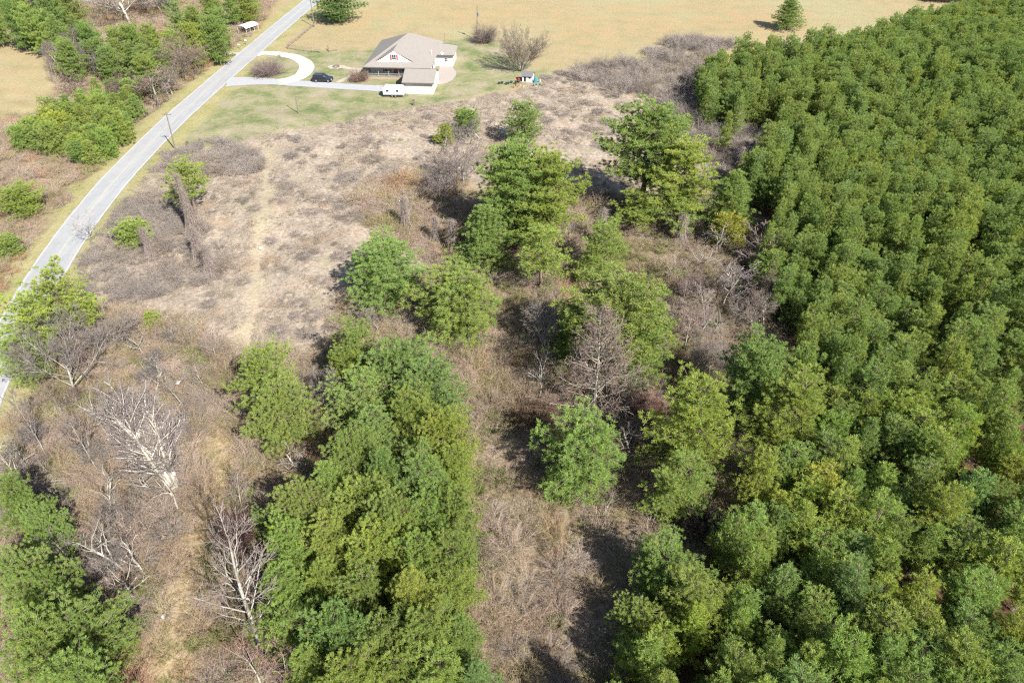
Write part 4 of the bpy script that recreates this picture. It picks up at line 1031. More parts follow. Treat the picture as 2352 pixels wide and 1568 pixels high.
# the long clump left of the clearing: crowns run into each other
CL = [(860, 960, 12, 130, 'b'), (935, 925, 13, 130, 'g'), (1010, 965, 12, 130, 'y'), (1035, 1040, 11, 120, 'y'), (800, 1010, 12, 130, 'g'), (880, 1040, 12, 130, 'n'),
      (960, 1060, 13, 130, 'g'), (745, 1085, 12, 120, 'l'), (690, 1130, 12, 130, 'b'), (600, 1180, 6, 70, 'b'), (820, 1120, 12, 140, 'l'), (900, 1150, 12, 130, 'n'), (985, 1150, 12, 130, 'g'), (1050, 1140, 11, 110, 'l'),
      (650, 1215, 11, 140, 'g'), (740, 1210, 12, 130, 'y'), (860, 1215, 12, 150, 'y'), (960, 1240, 11, 140, 'l'), (1040, 1235, 11, 120, 'g'), (640, 1310, 12, 150, 'g'), (740, 1300, 11, 140, 'l'), (830, 1320, 11, 140, 'n'),
      (930, 1330, 11, 150, 'y'), (1030, 1330, 10, 140, 'l'), (650, 1400, 11, 150, 'l'), (760, 1410, 12, 150, 'g'), (870, 1430, 12, 150, 'b'), (980, 1420, 11, 150, 'l'), (1055, 1430, 9, 120, 'g'),
      (700, 1500, 10, 130, 'g'), (800, 1520, 12, 160, 'l'), (910, 1520, 11, 150, 'g'), (1010, 1520, 10, 150, 'l'), (1085, 1530, 9, 110, 'b'), (860, 1600, 11, 170, 'l'), (980, 1610, 11, 170, 'g'), (740, 1600, 11, 160, 'n'), (1080, 1620, 10, 140, 'l')]
for (u, v, h, wp, ti) in CL:
    put_pine(u, v, h * vr.uniform(.74, .98), wp * vr.uniform(.84, 1.02), 'M', ti, "pine crown merged into the long dense clump left of the brushy clearing", "pines of the long clump")
# young pines by the road
rr = random.Random(9)
CLUMP2 = poly([(35, 300), (115, 222), (190, 200), (250, 175), (300, 175), (308, 225), (308, 280), (240, 335), (205, 350), (130, 335), (40, 315)], 4.0)
def fill(pg, sp, jit, seed):
    r = random.Random(seed); x0, y0 = pg.min(0); x1, y1 = pg.max(0); out = []
    j = 0; y = y0
    while y < y1:
        x = x0 + (j % 2) * sp / 2
        while x < x1:
            a, b = x + r.uniform(-jit, jit), y + r.uniform(-jit, jit)
            if inside(np.array([a]), np.array([b]), pg)[0]: out.append((a, b))
            x += sp
        y += sp * .87; j += 1
    return out
def project(x, y, z):
    dx, dy, dz = x, y, z - CAMH
    dep = dy * cP - dz * sP
    return CX + F * dx / dep, CY - F * (dy * sP + dz * cP) / dep
def put_w(fam, x, y, h, r, tint, label, group, name="pine_tree"):
    fam = [q for q in fam if q['h'] < 15]; p = fam[vr.randrange(len(fam))]; jj = vr.uniform(.9, 1.1); j = [jj * vr.uniform(.96, 1.04) for _ in range(3)]
    return place(name, p, x, y, gz(x, y) - .1, r / p['r'], h / p['h'], vr.uniform(0, 6.28), label, "pine tree", group, tuple(a * b for a, b in zip(tint, j)))
for (x, y) in fill(CLUMP2, 3.9, 1.1, 3):
    put_w(YP + SP, x, y, vr.uniform(4.5, 7), vr.uniform(1.5, 2.1), TN[vr.choice('nnlgy')], "young pine in the thick clump between the left meadow and the road", "young pines by the road", name="young_pine")
UL = [((300, 60), 10, 'l'), ((260, 90), 9, 'n'), ((210, 95), 9, 'g'), ((345, 85), 9, 'l'), ((385, 75), 9, 'y'), ((300, 110), 7, 'n'), ((240, 130), 7, 'n'), ((345, 130), 7, 'l'), ((120, 40), 12, 'n'), ((60, 20), 13, 'g'), ((15, 10), 13, 'd'),
      ((100, -10), 13, 'd'), ((140, 90), 10, 'l'), ((165, 40), 11, 'n'), ((20, -20), 13, 'n'), ((440, 20), 12, 'y'), ((480, 45), 12, 'n'), ((495, 25), 11, 'l'), ((470, -10), 13, 'n'), ((520, -25), 11, 'g'),
      ((560, -30), 9, 'd'), ((430, 60), 11, 'y'), ((400, 10), 11, 'n'), ((150, -15), 12, 'n'), ((190, 60), 10, 'g'), ((340, 60), 10, 'n')]
for (uv, h, ti) in UL:
    x, y = at(uv[0], uv[1], h * .95)
    put_w(MP + YP[:2], x, y, h, vr.uniform(2.3, 3.3), TN[ti], "tall pine in the mixed wood at the upper left beyond the road", "pines of the upper left wood")

# the plantation
FP = [(x, y, 1) for x, y in fill(Z_FOREST, 3.15, .95, 21) if y < 72] + [(x, y, 0) for x, y in fill(Z_FOREST, 2.75, .8, 22) if y >= 73.5]
cand = []
for (x, y, nr) in FP:
    u, v = project(x, y, 9)
    if y > 245: continue
    if -80 < u < 2352 + 90 and -60 < v < 1568 + 260: cand.append((math.hypot(x, y), x, y, nr))
cand.sort()
fr = random.Random(5)
N_IND = 132
Z_SNAGS = poly([(1640, 205), (1790, 225), (1840, 300), (1770, 355), (1690, 345), (1650, 290)], 6.5)
def lowf(x, y): return noise.noise(Vector((x / 22.0, y / 22.0, 3.3)))
rest = []
for i, (d, x, y, nr) in enumerate(cand):
    if fr.random() < .05: continue                        # gaps in the stand
    if noise.noise(Vector((x / 5.0, y / 5.0, 8.1))) > .42: continue
    if inside(np.array([x]), np.array([y]), Z_SNAGS)[0] and fr.random() < .72: continue
    h = 8.6 + 1.8 * lowf(x, y) + fr.gauss(0, .9); r = fr.uniform(1.4, 2.25) if nr else fr.uniform(1.2, 1.95)
    if nr: h -= .3
    if i < N_IND:
        t = TN[fr.choice('nnnllgygb' if d < 90 else 'nnnlggd')]
        put_w(YP, x, y, h, r, t, "pine of the dense plantation filling the right side, one of its near rows", "pines of the plantation")
    else: rest.append((x, y, h, r))
print("forest", len(cand), "rest", len(rest))

# ---------------------------------------------------------------- scattered masses
def joined(name, p):
    a, b = p['crown'], p['trunk']
    def arr(me):
        v = np.empty(len(me.vertices) * 3, np.float32); me.vertices.foreach_get("co", v)
        l = np.empty(len(me.loops), np.int32); me.loops.foreach_get("vertex_index", l)
        t = np.empty(len(me.polygons), np.float32); me.attributes["tint"].data.foreach_get("value", t)
        return v.reshape(-1, 3), l.reshape(-1, 4), t
    va, fa_, ta = arr(a); vb, fb, tb = arr(b)
    me = mesh_np(name, np.vstack([va, vb]), np.vstack([fa_, fb + len(va)]), [a.materials[0], b.materials[0]], np.r_[np.zeros(len(fa_)), np.ones(len(fb))])
    fattr(me, "tint", np.r_[ta, tb])
    nv = np.empty(len(a.polygons) * 3, np.float32); a.attributes["nrm"].data.foreach_get("vector", nv)
    an = me.attributes.new("nrm", 'FLOAT_VECTOR', 'FACE'); an.data.foreach_set("vector", np.r_[nv, np.tile([0, 0, 1], len(b.polygons))].astype(np.float32)); return me
def scatter(name, meshes, pts, rot, scl, label, seed=0):
    n = len(pts); me = bpy.data.meshes.new(name)
    me.vertices.add(n); me.vertices.foreach_set("co", np.asarray(pts, np.float32).ravel())
    rs = np.random.RandomState(seed)
    a = me.attributes.new("rot", 'FLOAT_VECTOR', 'POINT'); a.data.foreach_set("vector", np.asarray(rot, np.float32).ravel())
    a = me.attributes.new("scl", 'FLOAT_VECTOR', 'POINT'); a.data.foreach_set("vector", np.asarray(scl, np.float32).ravel())
    a = me.attributes.new("pick", 'INT', 'POINT'); a.data.foreach_set("value", rs.randint(0, len(meshes), n).astype(np.int32))
    me.update()
    o = link(bpy.data.objects.new(name, me)); tag(o, label, kind="stuff")
    g = bpy.data.node_groups.new(name, "GeometryNodeTree")
    g.interface.new_socket("Geometry", in_out='INPUT', socket_type='NodeSocketGeometry')
    g.interface.new_socket("Geometry", in_out='OUTPUT', socket_type='NodeSocketGeometry')
    gi = g.nodes.new("NodeGroupInput"); go = g.nodes.new("NodeGroupOutput")
    ip = g.nodes.new("GeometryNodeInstanceOnPoints"); ip.inputs["Pick Instance"].default_value = True
    j = g.nodes.new("GeometryNodeJoinGeometry")
    for m_ in meshes:
        po = bpy.data.objects.new(name + "_form", m_)
        oi = g.nodes.new("GeometryNodeObjectInfo"); oi.inputs["Object"].default_value = po; oi.inputs["As Instance"].default_value = True
        g.links.new(oi.outputs["Geometry"], j.inputs[0])
    def na(nm, ty):
        q = g.nodes.new("GeometryNodeInputNamedAttribute"); q.data_type = ty; q.inputs["Name"].default_value = nm; return q.outputs["Attribute"]
    g.links.new(gi.outputs[0], ip.inputs["Points"]); g.links.new(j.outputs[0], ip.inputs["Instance"])
    g.links.new(na("pick", 'INT'), ip.inputs["Instance Index"])
    g.links.new(na("rot", 'FLOAT_VECTOR'), ip.inputs["Rotation"]); g.links.new(na("scl", 'FLOAT_VECTOR'), ip.inputs["Scale"])
    g.links.new(ip.outputs[0], go.inputs[0])
    md = o.modifiers.new("scatter", 'NODES'); md.node_group = g
    return o
if rest:
    RA = np.array(rest); n = len(RA)
    scatter("pine_forest", [joined("pine_forest_form", p) for p in YP],
            np.stack([RA[:, 0], RA[:, 1], relief(RA[:, 0], RA[:, 1]) - .1], 1), np.stack([np.zeros(n), np.zeros(n), np.random.RandomState(1).uniform(0, 6.28, n)], 1),
            np.stack([RA[:, 3] / 1.88, RA[:, 3] / 1.88, RA[:, 2] / 10.0], 1), "far part of the dense green pine plantation", 3)

UF = []
for pg, hh in ((poly([(-60, -40), (110, -40), (132, 30), (190, 55), (250, 70), (330, 60), (385, 85), (380, 130), (300, 140), (235, 125), (170, 130), (132, 110), (112, 60), (-60, 45)], 8), 9.5), (poly([(580, -40), (560, -5), (510, 15), (480, 45), (450, 55), (415, 40)], 8), 10)):
    for (x, y) in fill(pg, 8.2, 2.6, 13): UF.append((x, y, hh + vr.uniform(-2, 2), vr.uniform(2.6, 3.8)))
UF = np.array(UF); n = len(UF)
scatter("mixed_wood_pines", [joined("mixed_wood_form", p) for p in (MP[0], MP[1], MP[3], YP[1])],
        np.stack([UF[:, 0], UF[:, 1], relief(UF[:, 0], UF[:, 1]) - .1], 1), np.stack([np.zeros(n), np.zeros(n), np.random.RandomState(2).uniform(0, 6.28, n)], 1),
        np.stack([UF[:, 3] / 3.6, UF[:, 3] / 3.6, UF[:, 2] / 12.0], 1), "green pine mass of the mixed wood at the upper left", 4)

# ---------------------------------------------------------------- bare trees
BT = dict(
 round=[make_bare('round', 1, 10, .17, thick=1.5), make_bare('round', 2, 9, .15, thick=1.5), make_bare('round', 3, 8, .12, thick=1.5)],
 cone=[make_bare('cone', 4, 15, .22, thick=2.3), make_bare('cone', 5, 12, .20, thick=1.8)],
 whip=[make_bare('whip', 6, 8, .08, thick=1.7), make_bare('whip', 7, 7, .07, thick=1.7), make_bare('whip', 8, 9, .09, thick=1.7)],
 crook=[make_bare('crook', 9, 9, .22), make_bare('crook', 10, 8, .18), make_bare('crook', 11, 7, .15)],
 multi=[make_bare('stem', 12, 14, .25, lean=(.05, .02), stems=9, spread=.085, thick=1.9)],
 fan=[make_bare('stem', 13, 9, .10, stems=15, spread=.85, thick=1.5)],
 lean=[make_bare('stem', 14, 16, .19, lean=(.0, .0), stems=1, thick=1.8), make_bare('stem', 15, 13, .2, lean=(.12, 0), stems=2, spread=.25)],
)
def make_bush(seed):
    st = []; rs = np.random.RandomState(seed)
    for i in range(14):
        a = rs.uniform(0, 6.28); st.append((np.zeros(3), np.array([math.cos(a) * rs.uniform(.3, 1.1), math.sin(a) * rs.uniform(.3, 1.1), rs.uniform(.8, 1.6)]), .05, .02))
    return dict(trunk=tube_mesh("bush_stems", st, M['pbark'], 5), crown=make_clump("bush_twigs", seed, 420, 2.9, 2.6, M['twig'], .020, .62, 5, 3, jit=.12, up=(.3, 1.6)), h=3.0, r=2.1, n=0)
BT['bush'] = [make_bush(16), make_bush(17)]
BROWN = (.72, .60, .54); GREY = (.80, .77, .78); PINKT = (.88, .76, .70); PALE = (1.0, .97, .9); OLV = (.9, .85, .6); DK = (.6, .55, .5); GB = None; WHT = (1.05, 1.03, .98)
def put_bare(u, vb, vt, kind, k, label, tint=GREY, tb=(1, 1, 1), wpx=None, rz=None, group=None, name="bare_tree", tilt=(0, 0), cat="bare tree"):
    x, y = at(u, vb); yt = (CY - vt) / F; tt = y / (cP + yt * sP); h = max(1.0, CAMH + tt * (-sP + yt * cP))
    p = BT[kind][k]; s = (wpx * px_size(u, (vb + vt) / 2, h * .5) / 2 / p['r']) if wpx else h / p['h']
    return place(name, p, x, y, gz(x, y) - .05, s, h / p['h'], vr.uniform(0, 6.28) if rz is None else rz, label, cat, group, tint, tb, tilt)
BARE = [
 (183, 922, 745, 'round', 0, "large round grey bare tree at the left near the road", GREY, (.85, .84, .83), 215),
 (402, 1128, 860, 'multi', 0, "white many stemmed bare tree leaning left in the left brush", (.98, .95, .96), (1.45, 1.42, 1.34), None),
 (606, 1502, 1215, 'lean', 0, "tall leaning white trunked bare tree at the bottom left", (.95, .9, .88), (.85, .83, .8), None),
 (592, 1400, 1240, 'crook', 0, "crooked pale bare tree right of the leaning white trunk", GREY, PALE, 110),
 (1362, 972, 692, 'cone', 0, "tall bare tree with level side branches in front of the big pine", PINKT, PALE, 150),
 (1245, 800, 645, 'round', 1, "pale bare tree left of the big central pine", PALE, WHT, 112),
 (1238, 925, 800, 'crook', 1, "small white crooked bare tree in the black shadow", PALE, WHT, 70),
 (1433, 950, 838, 'whip', 0, "thin pale double trunked tree right of the tall bare tree", GREY, WHT, 70),
 (1450, 960, 850, 'whip', 1, "thin grey sapling beside the double trunked tree", GREY, GREY, 60),
 (1444, 1045, 945, 'crook', 2, "grey brown crooked tree below the tall bare tree", DK, GREY, 100),
 (1605, 562, 505, 'crook', 0, "white crooked tree, left of two beside the olive cedar", PALE, WHT, 76),
 (1645, 580, 500, 'crook', 1, "white crooked tree, right of two beside the olive cedar", PALE, WHT, 84),
 (1612, 612, 560, 'crook', 2, "white leaning tree below the two crooked ones", PALE, WHT, 70),
 (1733, 625, 515, 'whip', 2, "reddish brown bare tree against the plantation", PINKT, GREY, 92),
 (1658, 705, 590, 'whip', 0, "pale feathery bare tree left of the reddish one", GREY, PALE, 110),
 (1198, 163, 52, 'fan', 0, "wide fan shaped bare tree on the lawn behind the playhouse", (1.0, .93, .80), (.78, .74, .66), 96),
 (1114, 98, 50, 'bush', 0, "round grey bare bush at the edge of the back lawn", (.85, .78, .74), GREY, 40),
 (617, 172, 132, 'bush', 1, "round bare bush inside the gravel loop", (.98, .88, .86), PALE, 52),
 (826, 186, 155, 'bush', 0, "small brown round bush at the left corner of the porch", (.95, .76, .64), GREY, 32),
 (175, 152, 62, 'round', 1, "grey feathery bare tree at the edge of the left meadow", GREY, GREY, 86),
 (298, 55, -50, 'round', 0, "big white limbed bare tree at the top left", PALE, WHT, 215),
 (428, 185, 78, 'round', 2, "brownish bare tree standing over the road shoulder", (.9, .76, .70), DK, 96),
 (235, 175, 85, 'round', 1, "broad grey bare tree in the upper left wood, left of the middle", GREY, GREY, 80),
 (330, 165, 80, 'round', 0, "broad pale bare tree in the upper left wood, right of the middle", (.95, .88, .8), GREY, 84),
 (300, 235, 160, 'round', 2, "brown grey bare tree above the young pine clump", BROWN, GREY, 80),
 (395, 215, 140, 'round', 1, "tan bare tree left of the brownish one over the road shoulder", (.95, .85, .75), GREY, 76),
 (120, 40, -30, 'round', 2, "grey bare tree among the pines in the top left corner", GREY, PALE, 80),
 (370, 30, -40, 'round', 1, "second pale bare tree at the top edge beside the white limbed one", PALE, WHT, 110),
 (268, 190, 125, 'whip', 0, "slim grey bare tree in the middle of the upper left wood", GREY, GREY, 60),
 (345, 205, 138, 'whip', 1, "slim pale bare tree right of the slim grey one in the upper left wood", PALE, PALE, 62),
 (365, 245, 165, 'whip', 2, "pinkish brown bare tree above the road at the upper left", (.95, .80, .72), GREY, 90),
 (185, 215, 150, 'whip', 0, "brown bare tree between the left meadow and the young pines", BROWN, DK, 70),
 (755, 968, 850, 'round', 2, "grey bare tree tucked left of the long clump", GREY, GREY, 96),
 (720, 1095, 1010, 'crook', 0, "pale tangled bare tree at the left edge of the long clump", PALE, PALE, 92),
 (690, 1100, 1030, 'crook', 2, "low tangled pale tree left of the tangled one by the clump", BROWN, PALE, 90),
 (560, 1172, 1095, 'whip', 1, "thin white leaning stem in the straw strip", PALE, WHT, 60),
 (870, 770, 700, 'whip', 1, "thin grey sapling cluster under the round broad pine", GREY, GREY, 70),
 (262, 1020, 890, 'crook', 1, "thin white crooked tree in the upper left brush", PALE, WHT, 70),
 (232, 1090, 955, 'whip', 1, "narrow white trunked tree left of the many stemmed one", GREY, WHT, 76),
 (75, 1140, 1000, 'whip', 2, "thin pale tree at the left edge of the brush", GREY, PALE, 90),
 (110, 1050, 900, 'whip', 0, "thin grey leaning sapling near the left edge", GREY, GREY, 60),
 (255, 1200, 1085, 'crook', 0, "pale spreading tree below the many stemmed one", GREY, PALE, 130),
 (95, 1195, 1085, 'round', 1, "grey bare tree beside the lower left pines", GREY, PALE, 100),
 (290, 1320, 1200, 'crook', 2, "pale forked tree in the brush left of the straw strip", PALE, WHT, 110),
 (180, 1310, 1220, 'whip', 2, "grey sapling next to the lower left pines", GREY, GREY, 70),
 (410, 1170, 1080, 'crook', 1, "low white arching limb tree at the foot of the many stemmed one", PALE, WHT, 90),
 (285, 1555, 1470, 'whip', 1, "pale thin tree at the bottom edge near the left corner", GREY, PALE, 70),
 (620, 1600, 1490, 'whip', 2, "reddish twiggy tree at the bottom edge, left one", (.95, .60, .58), PALE, 110),
 (670, 1610, 1510, 'whip', 0, "reddish twiggy tree at the bottom edge, right one", (.95, .65, .62), PALE, 100),
 (560, 1260, 1175, 'bush', 0, "dark red twiggy bush left of the long clump", (.60, .42, .42), DK, 70),
 (212, 560, 488, 'crook', 2, "dead broken tree leaning over the road edge", PALE, GREY, 62),
 (290, 800, 715, 'round', 2, "pale grey bare tree left of the olive bush", PALE, PALE, 100),
 (395, 805, 740, 'whip', 1, "pale sapling right of the olive bush", PALE, PALE, 60),
 (330, 815, 755, 'crook', 1, "small white crooked sapling below the olive bush", PALE, WHT, 60),
 (1310, 560, 470, 'whip', 0, "thin grey sapling between the central pines", GREY, GREY, 60),
 (1065, 430, 300, 'round', 1, "grey bare tree left of the central high pair", (.95, .9, .9), GREY, 110),
 (1010, 460, 370, 'round', 2, "grey bare thorn bush left of the central pines", GREY, GREY, 90),
 (1275, 330, 300, 'crook', 1, "small broken dead tree right of the dark small pine", PALE, WHT, 26),
 (1150, 500, 415, 'crook', 1, "bare tree squeezed between central pines", GREY, PALE, 76),
 (1380, 1200, 1140, 'crook', 0, "dark bare tangle below the broad lone pine", DK, GREY, 90),
 (1445, 1455, 1375, 'crook', 1, "small white bare tree at the lower right clearing edge", PALE, WHT, 70),
 (1240, 990, 930, 'bush', 1, "tan twiggy bush left of the tall bare tree foot", (.9, .7, .5), GREY, 70),
 (1585, 905, 845, 'bush', 0, "pinkish twiggy bush right of the big central pine", (1.1, .68, .66), GREY, 62),
 (1480, 945, 900, 'bush', 1, "red twiggy bush beside the double trunked tree", (1.0, .5, .48), GREY, 74),
 (1570, 800, 700, 'whip', 2, "pink budding bare tree along the right side of the big pine", (1.05, .72, .70), PALE, 70),
 (1620, 740, 650, 'whip', 1, "pale bare tree in the feathery thicket left of the plantation", PALE, PALE, 90),
 (1540, 640, 570, 'whip', 0, "pale thin bare tree right of the bright pine", (1.05, .95, .8), PALE, 80),
 (1650, 830, 770, 'round', 1, "grey bare tree above the tall rounded pine", GREY, GREY, 80),
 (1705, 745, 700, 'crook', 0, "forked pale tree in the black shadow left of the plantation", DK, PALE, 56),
 (2262, 575, 515, 'whip', 1, "pale dead tree standing inside the plantation", PALE, WHT, 42),
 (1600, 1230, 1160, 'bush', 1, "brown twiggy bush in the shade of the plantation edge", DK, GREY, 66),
 (2100, 180, 118, 'bush', 0, "brown bare tree top at the far plantation edge", BROWN, GREY, 44),
]
for b in BARE:
    u, vb, vt, kd, k, lab, ti, tb, wp = b
    rz = {'multi': R(0), 'lean': R(0)}.get(kd)
    nm = "bare_bush" if kd == 'bush' else "bare_tree"
    put_bare(u, vb, vt, kd, k, lab, ti, tb, wp, rz=rz, name=nm, cat="bare bush" if kd == 'bush' else "bare tree")
sr = random.Random(31)
def saplings(pg, n, hmin, hmax, label, group, tints, seed):
    r = random.Random(seed); x0, y0 = pg.min(0); x1, y1 = pg.max(0); c = 0
    while c < n:
        x, y = r.uniform(x0, x1), r.uniform(y0, y1)
        if not inside(np.array([x]), np.array([y]), pg)[0]: continue
        k = r.choice(['whip', 'whip', 'crook', 'round']); p = BT[k][r.randrange(3)]; h = r.uniform(hmin, hmax)
        place("sapling", p, x, y, gz(x, y), h / p['h'], h / p['h'], r.uniform(0, 6.28), label, "sapling", group, r.choice(tints), r.choice([PALE, GREY, WHT]), (r.uniform(-.15, .15), r.uniform(-.15, .15))); c += 1
saplings(poly([(40, 960), (200, 930), (420, 860), (500, 960), (430, 1120), (420, 1250), (330, 1400), (180, 1330), (90, 1200)]), 40, 3, 6, "thin bare sapling leaning in the brush at the lower left", "saplings of the left brush", [GREY, PALE, BROWN], 1)
saplings(poly([(1540, 620), (1620, 640), (1760, 640), (1800, 720), (1740, 800), (1680, 760), (1640, 880), (1580, 900), (1560, 760)]), 34, 3.5, 6.5, "pale feathery bare sapling left of the plantation", "feathery saplings by the plantation", [PALE, (1.0, .9, .75), (.95, .8, .75)], 2)
saplings(poly([(200, 760), (400, 740), (520, 830), (480, 900), (300, 880), (220, 850)]), 14, 2.5, 4.5, "small bare sapling in the brush below the weedy field", "saplings below the field", [GREY, PALE], 3)
saplings(poly([(1000, 330), (1100, 300), (1130, 340), (1090, 470), (1030, 450)]), 12, 3, 5.5, "grey bare sapling left of the central high pines", "saplings left of the central pines", [GREY, (.8, .74, .72)], 4)
saplings(poly([(120, 110), (400, 130), (430, 200), (370, 260), (300, 190), (200, 190), (120, 200)]), 26, 4, 8, "bare tree in the mixed wood between meadow and road", "bare trees of the mixed wood", [GREY, BROWN, (.85, .75, .68)], 5)
saplings(poly([(230, -40), (400, -40), (400, 40), (330, 55), (240, 40)]), 16, 6, 10, "pale bare tree of the mixed wood at the top edge", "pale bare trees at the top", [PALE, GREY], 6)
# far dark trees at the top edge
for i, (u, v) in enumerate([(2140, -6), (2175, -4), (2210, -5), (2245, -6)]):
    put_bare(u, v + 6, v - 22, 'bush', i % 2, "dark bare hedge bush along the far end of the meadow at the top right", DK, DK, 46, group="far hedge bushes", name="bare_bush", cat="bare bush")

# ---------------------------------------------------------------- vine towers
def vine_tower(u, vb, vt, wpx, label, seed, lean=0.0):
    x, y = at(u, vb); yt = (CY - vt) / F; tt = y / (cP + yt * sP); h = CAMH + tt * (-sP + yt * cP)
    rad = wpx * px_size(u, vb, 0) / 2; rs = np.random.RandomState(seed); S = []; T = []
    top = np.array([lean, 0.3, h])
    for i in range(260):
        az = rs.uniform(0, 6.283); q = rad * rs.uniform(.55, 1.05); f = rs.uniform(.35, 1.0)
        b = np.array([math.cos(az) * q, math.sin(az) * q, 0]); e = top * f + np.array([math.cos(az), math.sin(az), 0]) * rad * (1 - f) * .5 + rs.normal(0, .15, 3)
        p = b; t0 = rs.rand()
        for s in range(5):
            t = (s + 1) / 5; q2 = b + (e - b) * t; q2[:2] *= (1 - .35 * math.sin(t * 3.14)); q2 = q2 + rs.normal(0, .06, 3)
            S.append((p, q2, .022, .016)); T.append(t0); p = q2
        for _ in range(3):
            d = rs.normal(0, 1, 3); d[2] = abs(d[2]) * .3 - .5; d /= np.linalg.norm(d); S.append((p, p + d * rs.uniform(.4, 1.1), .015, .008)); T.append(t0)
    S.append((np.zeros(3), top, .2, .1)); T.append(0)
    me = tube_mesh("vine_tower", S, M['twig'], 3, T); o = link(bpy.data.objects.new("vine_tower", me)); o.location = (x, y, gz(x, y)); tag(o, label, "vine covered snag"); o.color = (1.15, 1.08, 1.02, 1)
vine_tower(452, 540, 402, 52, "tall trunk wrapped in hanging grey vines near the left track", 1, -.3)
vine_tower(486, 625, 560, 66, "cone shaped heap of hanging vines below the wrapped trunk", 2)
vine_tower(462, 600, 520, 60, "vine cone beside the lower vine heap at the left", 6)
vine_tower(932, 525, 455, 40, "narrow vine covered snag in the central thicket", 3)
vine_tower(1003, 560, 495, 36, "vine covered snag right of the narrow one", 4)
vine_tower(1040, 580, 500, 34, "vine covered stub at the left edge of the central pines", 5)
vine_tower(1380, 560, 470, 60, "cone of pale vines right of the central high pair", 7)
vine_tower(1560, 560, 490, 50, "brown vine cone under the very tall pine", 8)
vine_tower(348, 590, 520, 40, "low vine cone beside the olive cedar", 9)
vine_tower(1690, 300, 240, 60, "grey vine draped snag at the plantation edge", 10)
vine_tower(1730, 268, 222, 56, "grey vine draped snag at the upper end of the plantation edge gap", 13)
vine_tower(1800, 318, 270, 56, "broad grey vine heap deepest in the plantation edge gap", 14)
vine_tower(1735, 345, 300, 60, "grey vine cone in the middle of the plantation edge gap", 15)
vine_tower(1760, 330, 270, 50, "grey vine draped snag inside the plantation edge", 11)
vine_tower(1700, 380, 330, 50, "lower grey vine heap at the plantation edge", 12)

# ---------------------------------------------------------------- brush, weeds, straw
BR = [make_clump("brush", 200 + i, 34, 1.7, 1.3, M['brush'], .013, .7, 4, 4) for i in range(6)]
TB = [make_clump("tall_brush", 220 + i, 26, 3.0, 1.6, M['brush'], .014, .35, 5, 5, up=(1.0, 2.2)) for i in range(5)]
GBR = [make_clump('grey_bramble', 320 + i, 60, 1.7, 1.4, M['bramble'], .014, .8, 4, 4) for i in range(5)]
WD = [make_clump("dead_weeds", 240 + i, 44, 0.75, 1.5, M['weed'], .012, 1.5, 4, 3, lean=((.25, .1), (-.2, .15), (.1, -.25), (.3, 0))[i % 4], up=(.4, 1.0)) for i in range(6)]
GR = [make_clump("straw_grass", 260 + i, 60, .38, .8, M['straw'], .010, .7, 2, 0, up=(.9, 2.0)) for i in range(4)]
BM = [make_clump("bramble", 280 + i, 190, 1.9, 1.7, M['bramble'], .016, 1.7, 5, 3, up=(.5, 1.5)) for i in range(4)]

def scatter_zone(name, protos, pg, dens, s0, s1, label, seed, tilt=.12, keep=None, zoff=0.0, clus=None):
    rs = np.random.RandomState(seed); x0, y0 = pg.min(0); x1, y1 = pg.max(0)
    n = int((x1 - x0) * (y1 - y0) * dens); X = rs.uniform(x0, x1, n); Y = rs.uniform(y0, y1, n)
    k = inside(X, Y, pg); X, Y = X[k], Y[k]
    dep = Y * cP + CAMH * sP; U = CX + F * X / dep; V = CY - F * (Y * sP - CAMH * cP) / dep
    k = (U > -90) & (U < 2442) & (V > -30) & (V < 1700); X, Y = X[k], Y[k]
    d = np.full(X.shape, 1e9)
    for a in RL[::2]: d = np.minimum(d, (X - a[0]) ** 2 + (Y - a[1]) ** 2)
    k = d > 5.2 ** 2; X, Y = X[k], Y[k]
    for pgx in (keep or []):
        k = ~inside(X, Y, pgx); X, Y = X[k], Y[k]
    if clus:
        c = np.array([noise.noise(Vector((a / clus[0], b / clus[0], seed * 1.7))) for a, b in zip(X, Y)])
        k = c + rs.uniform(-.25, .25, len(c)) > clus[1]; X, Y = X[k], Y[k]
    n = len(X); s = rs.uniform(s0, s1, n); print(name, n)
    return scatter(name, protos, np.stack([X, Y, relief(X, Y) + zoff], 1), np.stack([rs.normal(0, tilt, n), rs.normal(0, tilt, n), rs.uniform(0, 6.283, n)], 1),
                   np.stack([s, s, s * rs.uniform(.75, 1.25, n)], 1), label, seed)
K = [Z_FOREST, Z_PATH, Z_TAN]
scatter_zone_keep_tan = [Z_FOREST, Z_PATH, Z_TAN]
scatter_zone("brush", BR, Z_THICK, .45, .65, 1.25, "tangled leafless brush covering the thicket floor", 31, keep=scatter_zone_keep_tan)
scatter_zone("tall_brush", TB, Z_THICK, .16, .6, 1.15, "taller leafless saplings standing in the thicket", 32, keep=K, clus=(16, -.05))
scatter_zone("roadside_brush", BR, Z_LEFT, .35, .6, 1.15, "leafless brush left of the road", 33)
scatter_zone("tall_roadside_brush", TB, Z_LEFT, .08, .5, 1.0, "taller leafless brush left of the road", 34, clus=(14, 0))
scatter_zone("dead_weeds", WD, Z_FIELD, 1.1, .5, 1.1, "matted dead weeds of the open field", 35, keep=[Z_PATH], clus=(7, -.12))
OL = [make_clump("olive_bush", 300 + i, 150, .9, .9, M['olive'], .022, .8, 3, 2) for i in range(3)]
scatter_zone("grey_twig_brush", GBR, Z_THICK, .10, .6, 1.15, "grey leafless brush mixed into the thicket", 51, keep=scatter_zone_keep_tan, clus=(13, .02))
Z_GL = poly([(20, 930), (200, 930), (440, 840), (510, 900), (450, 1100), (420, 1250), (330, 1420), (200, 1370), (110, 1230), (20, 1060)])
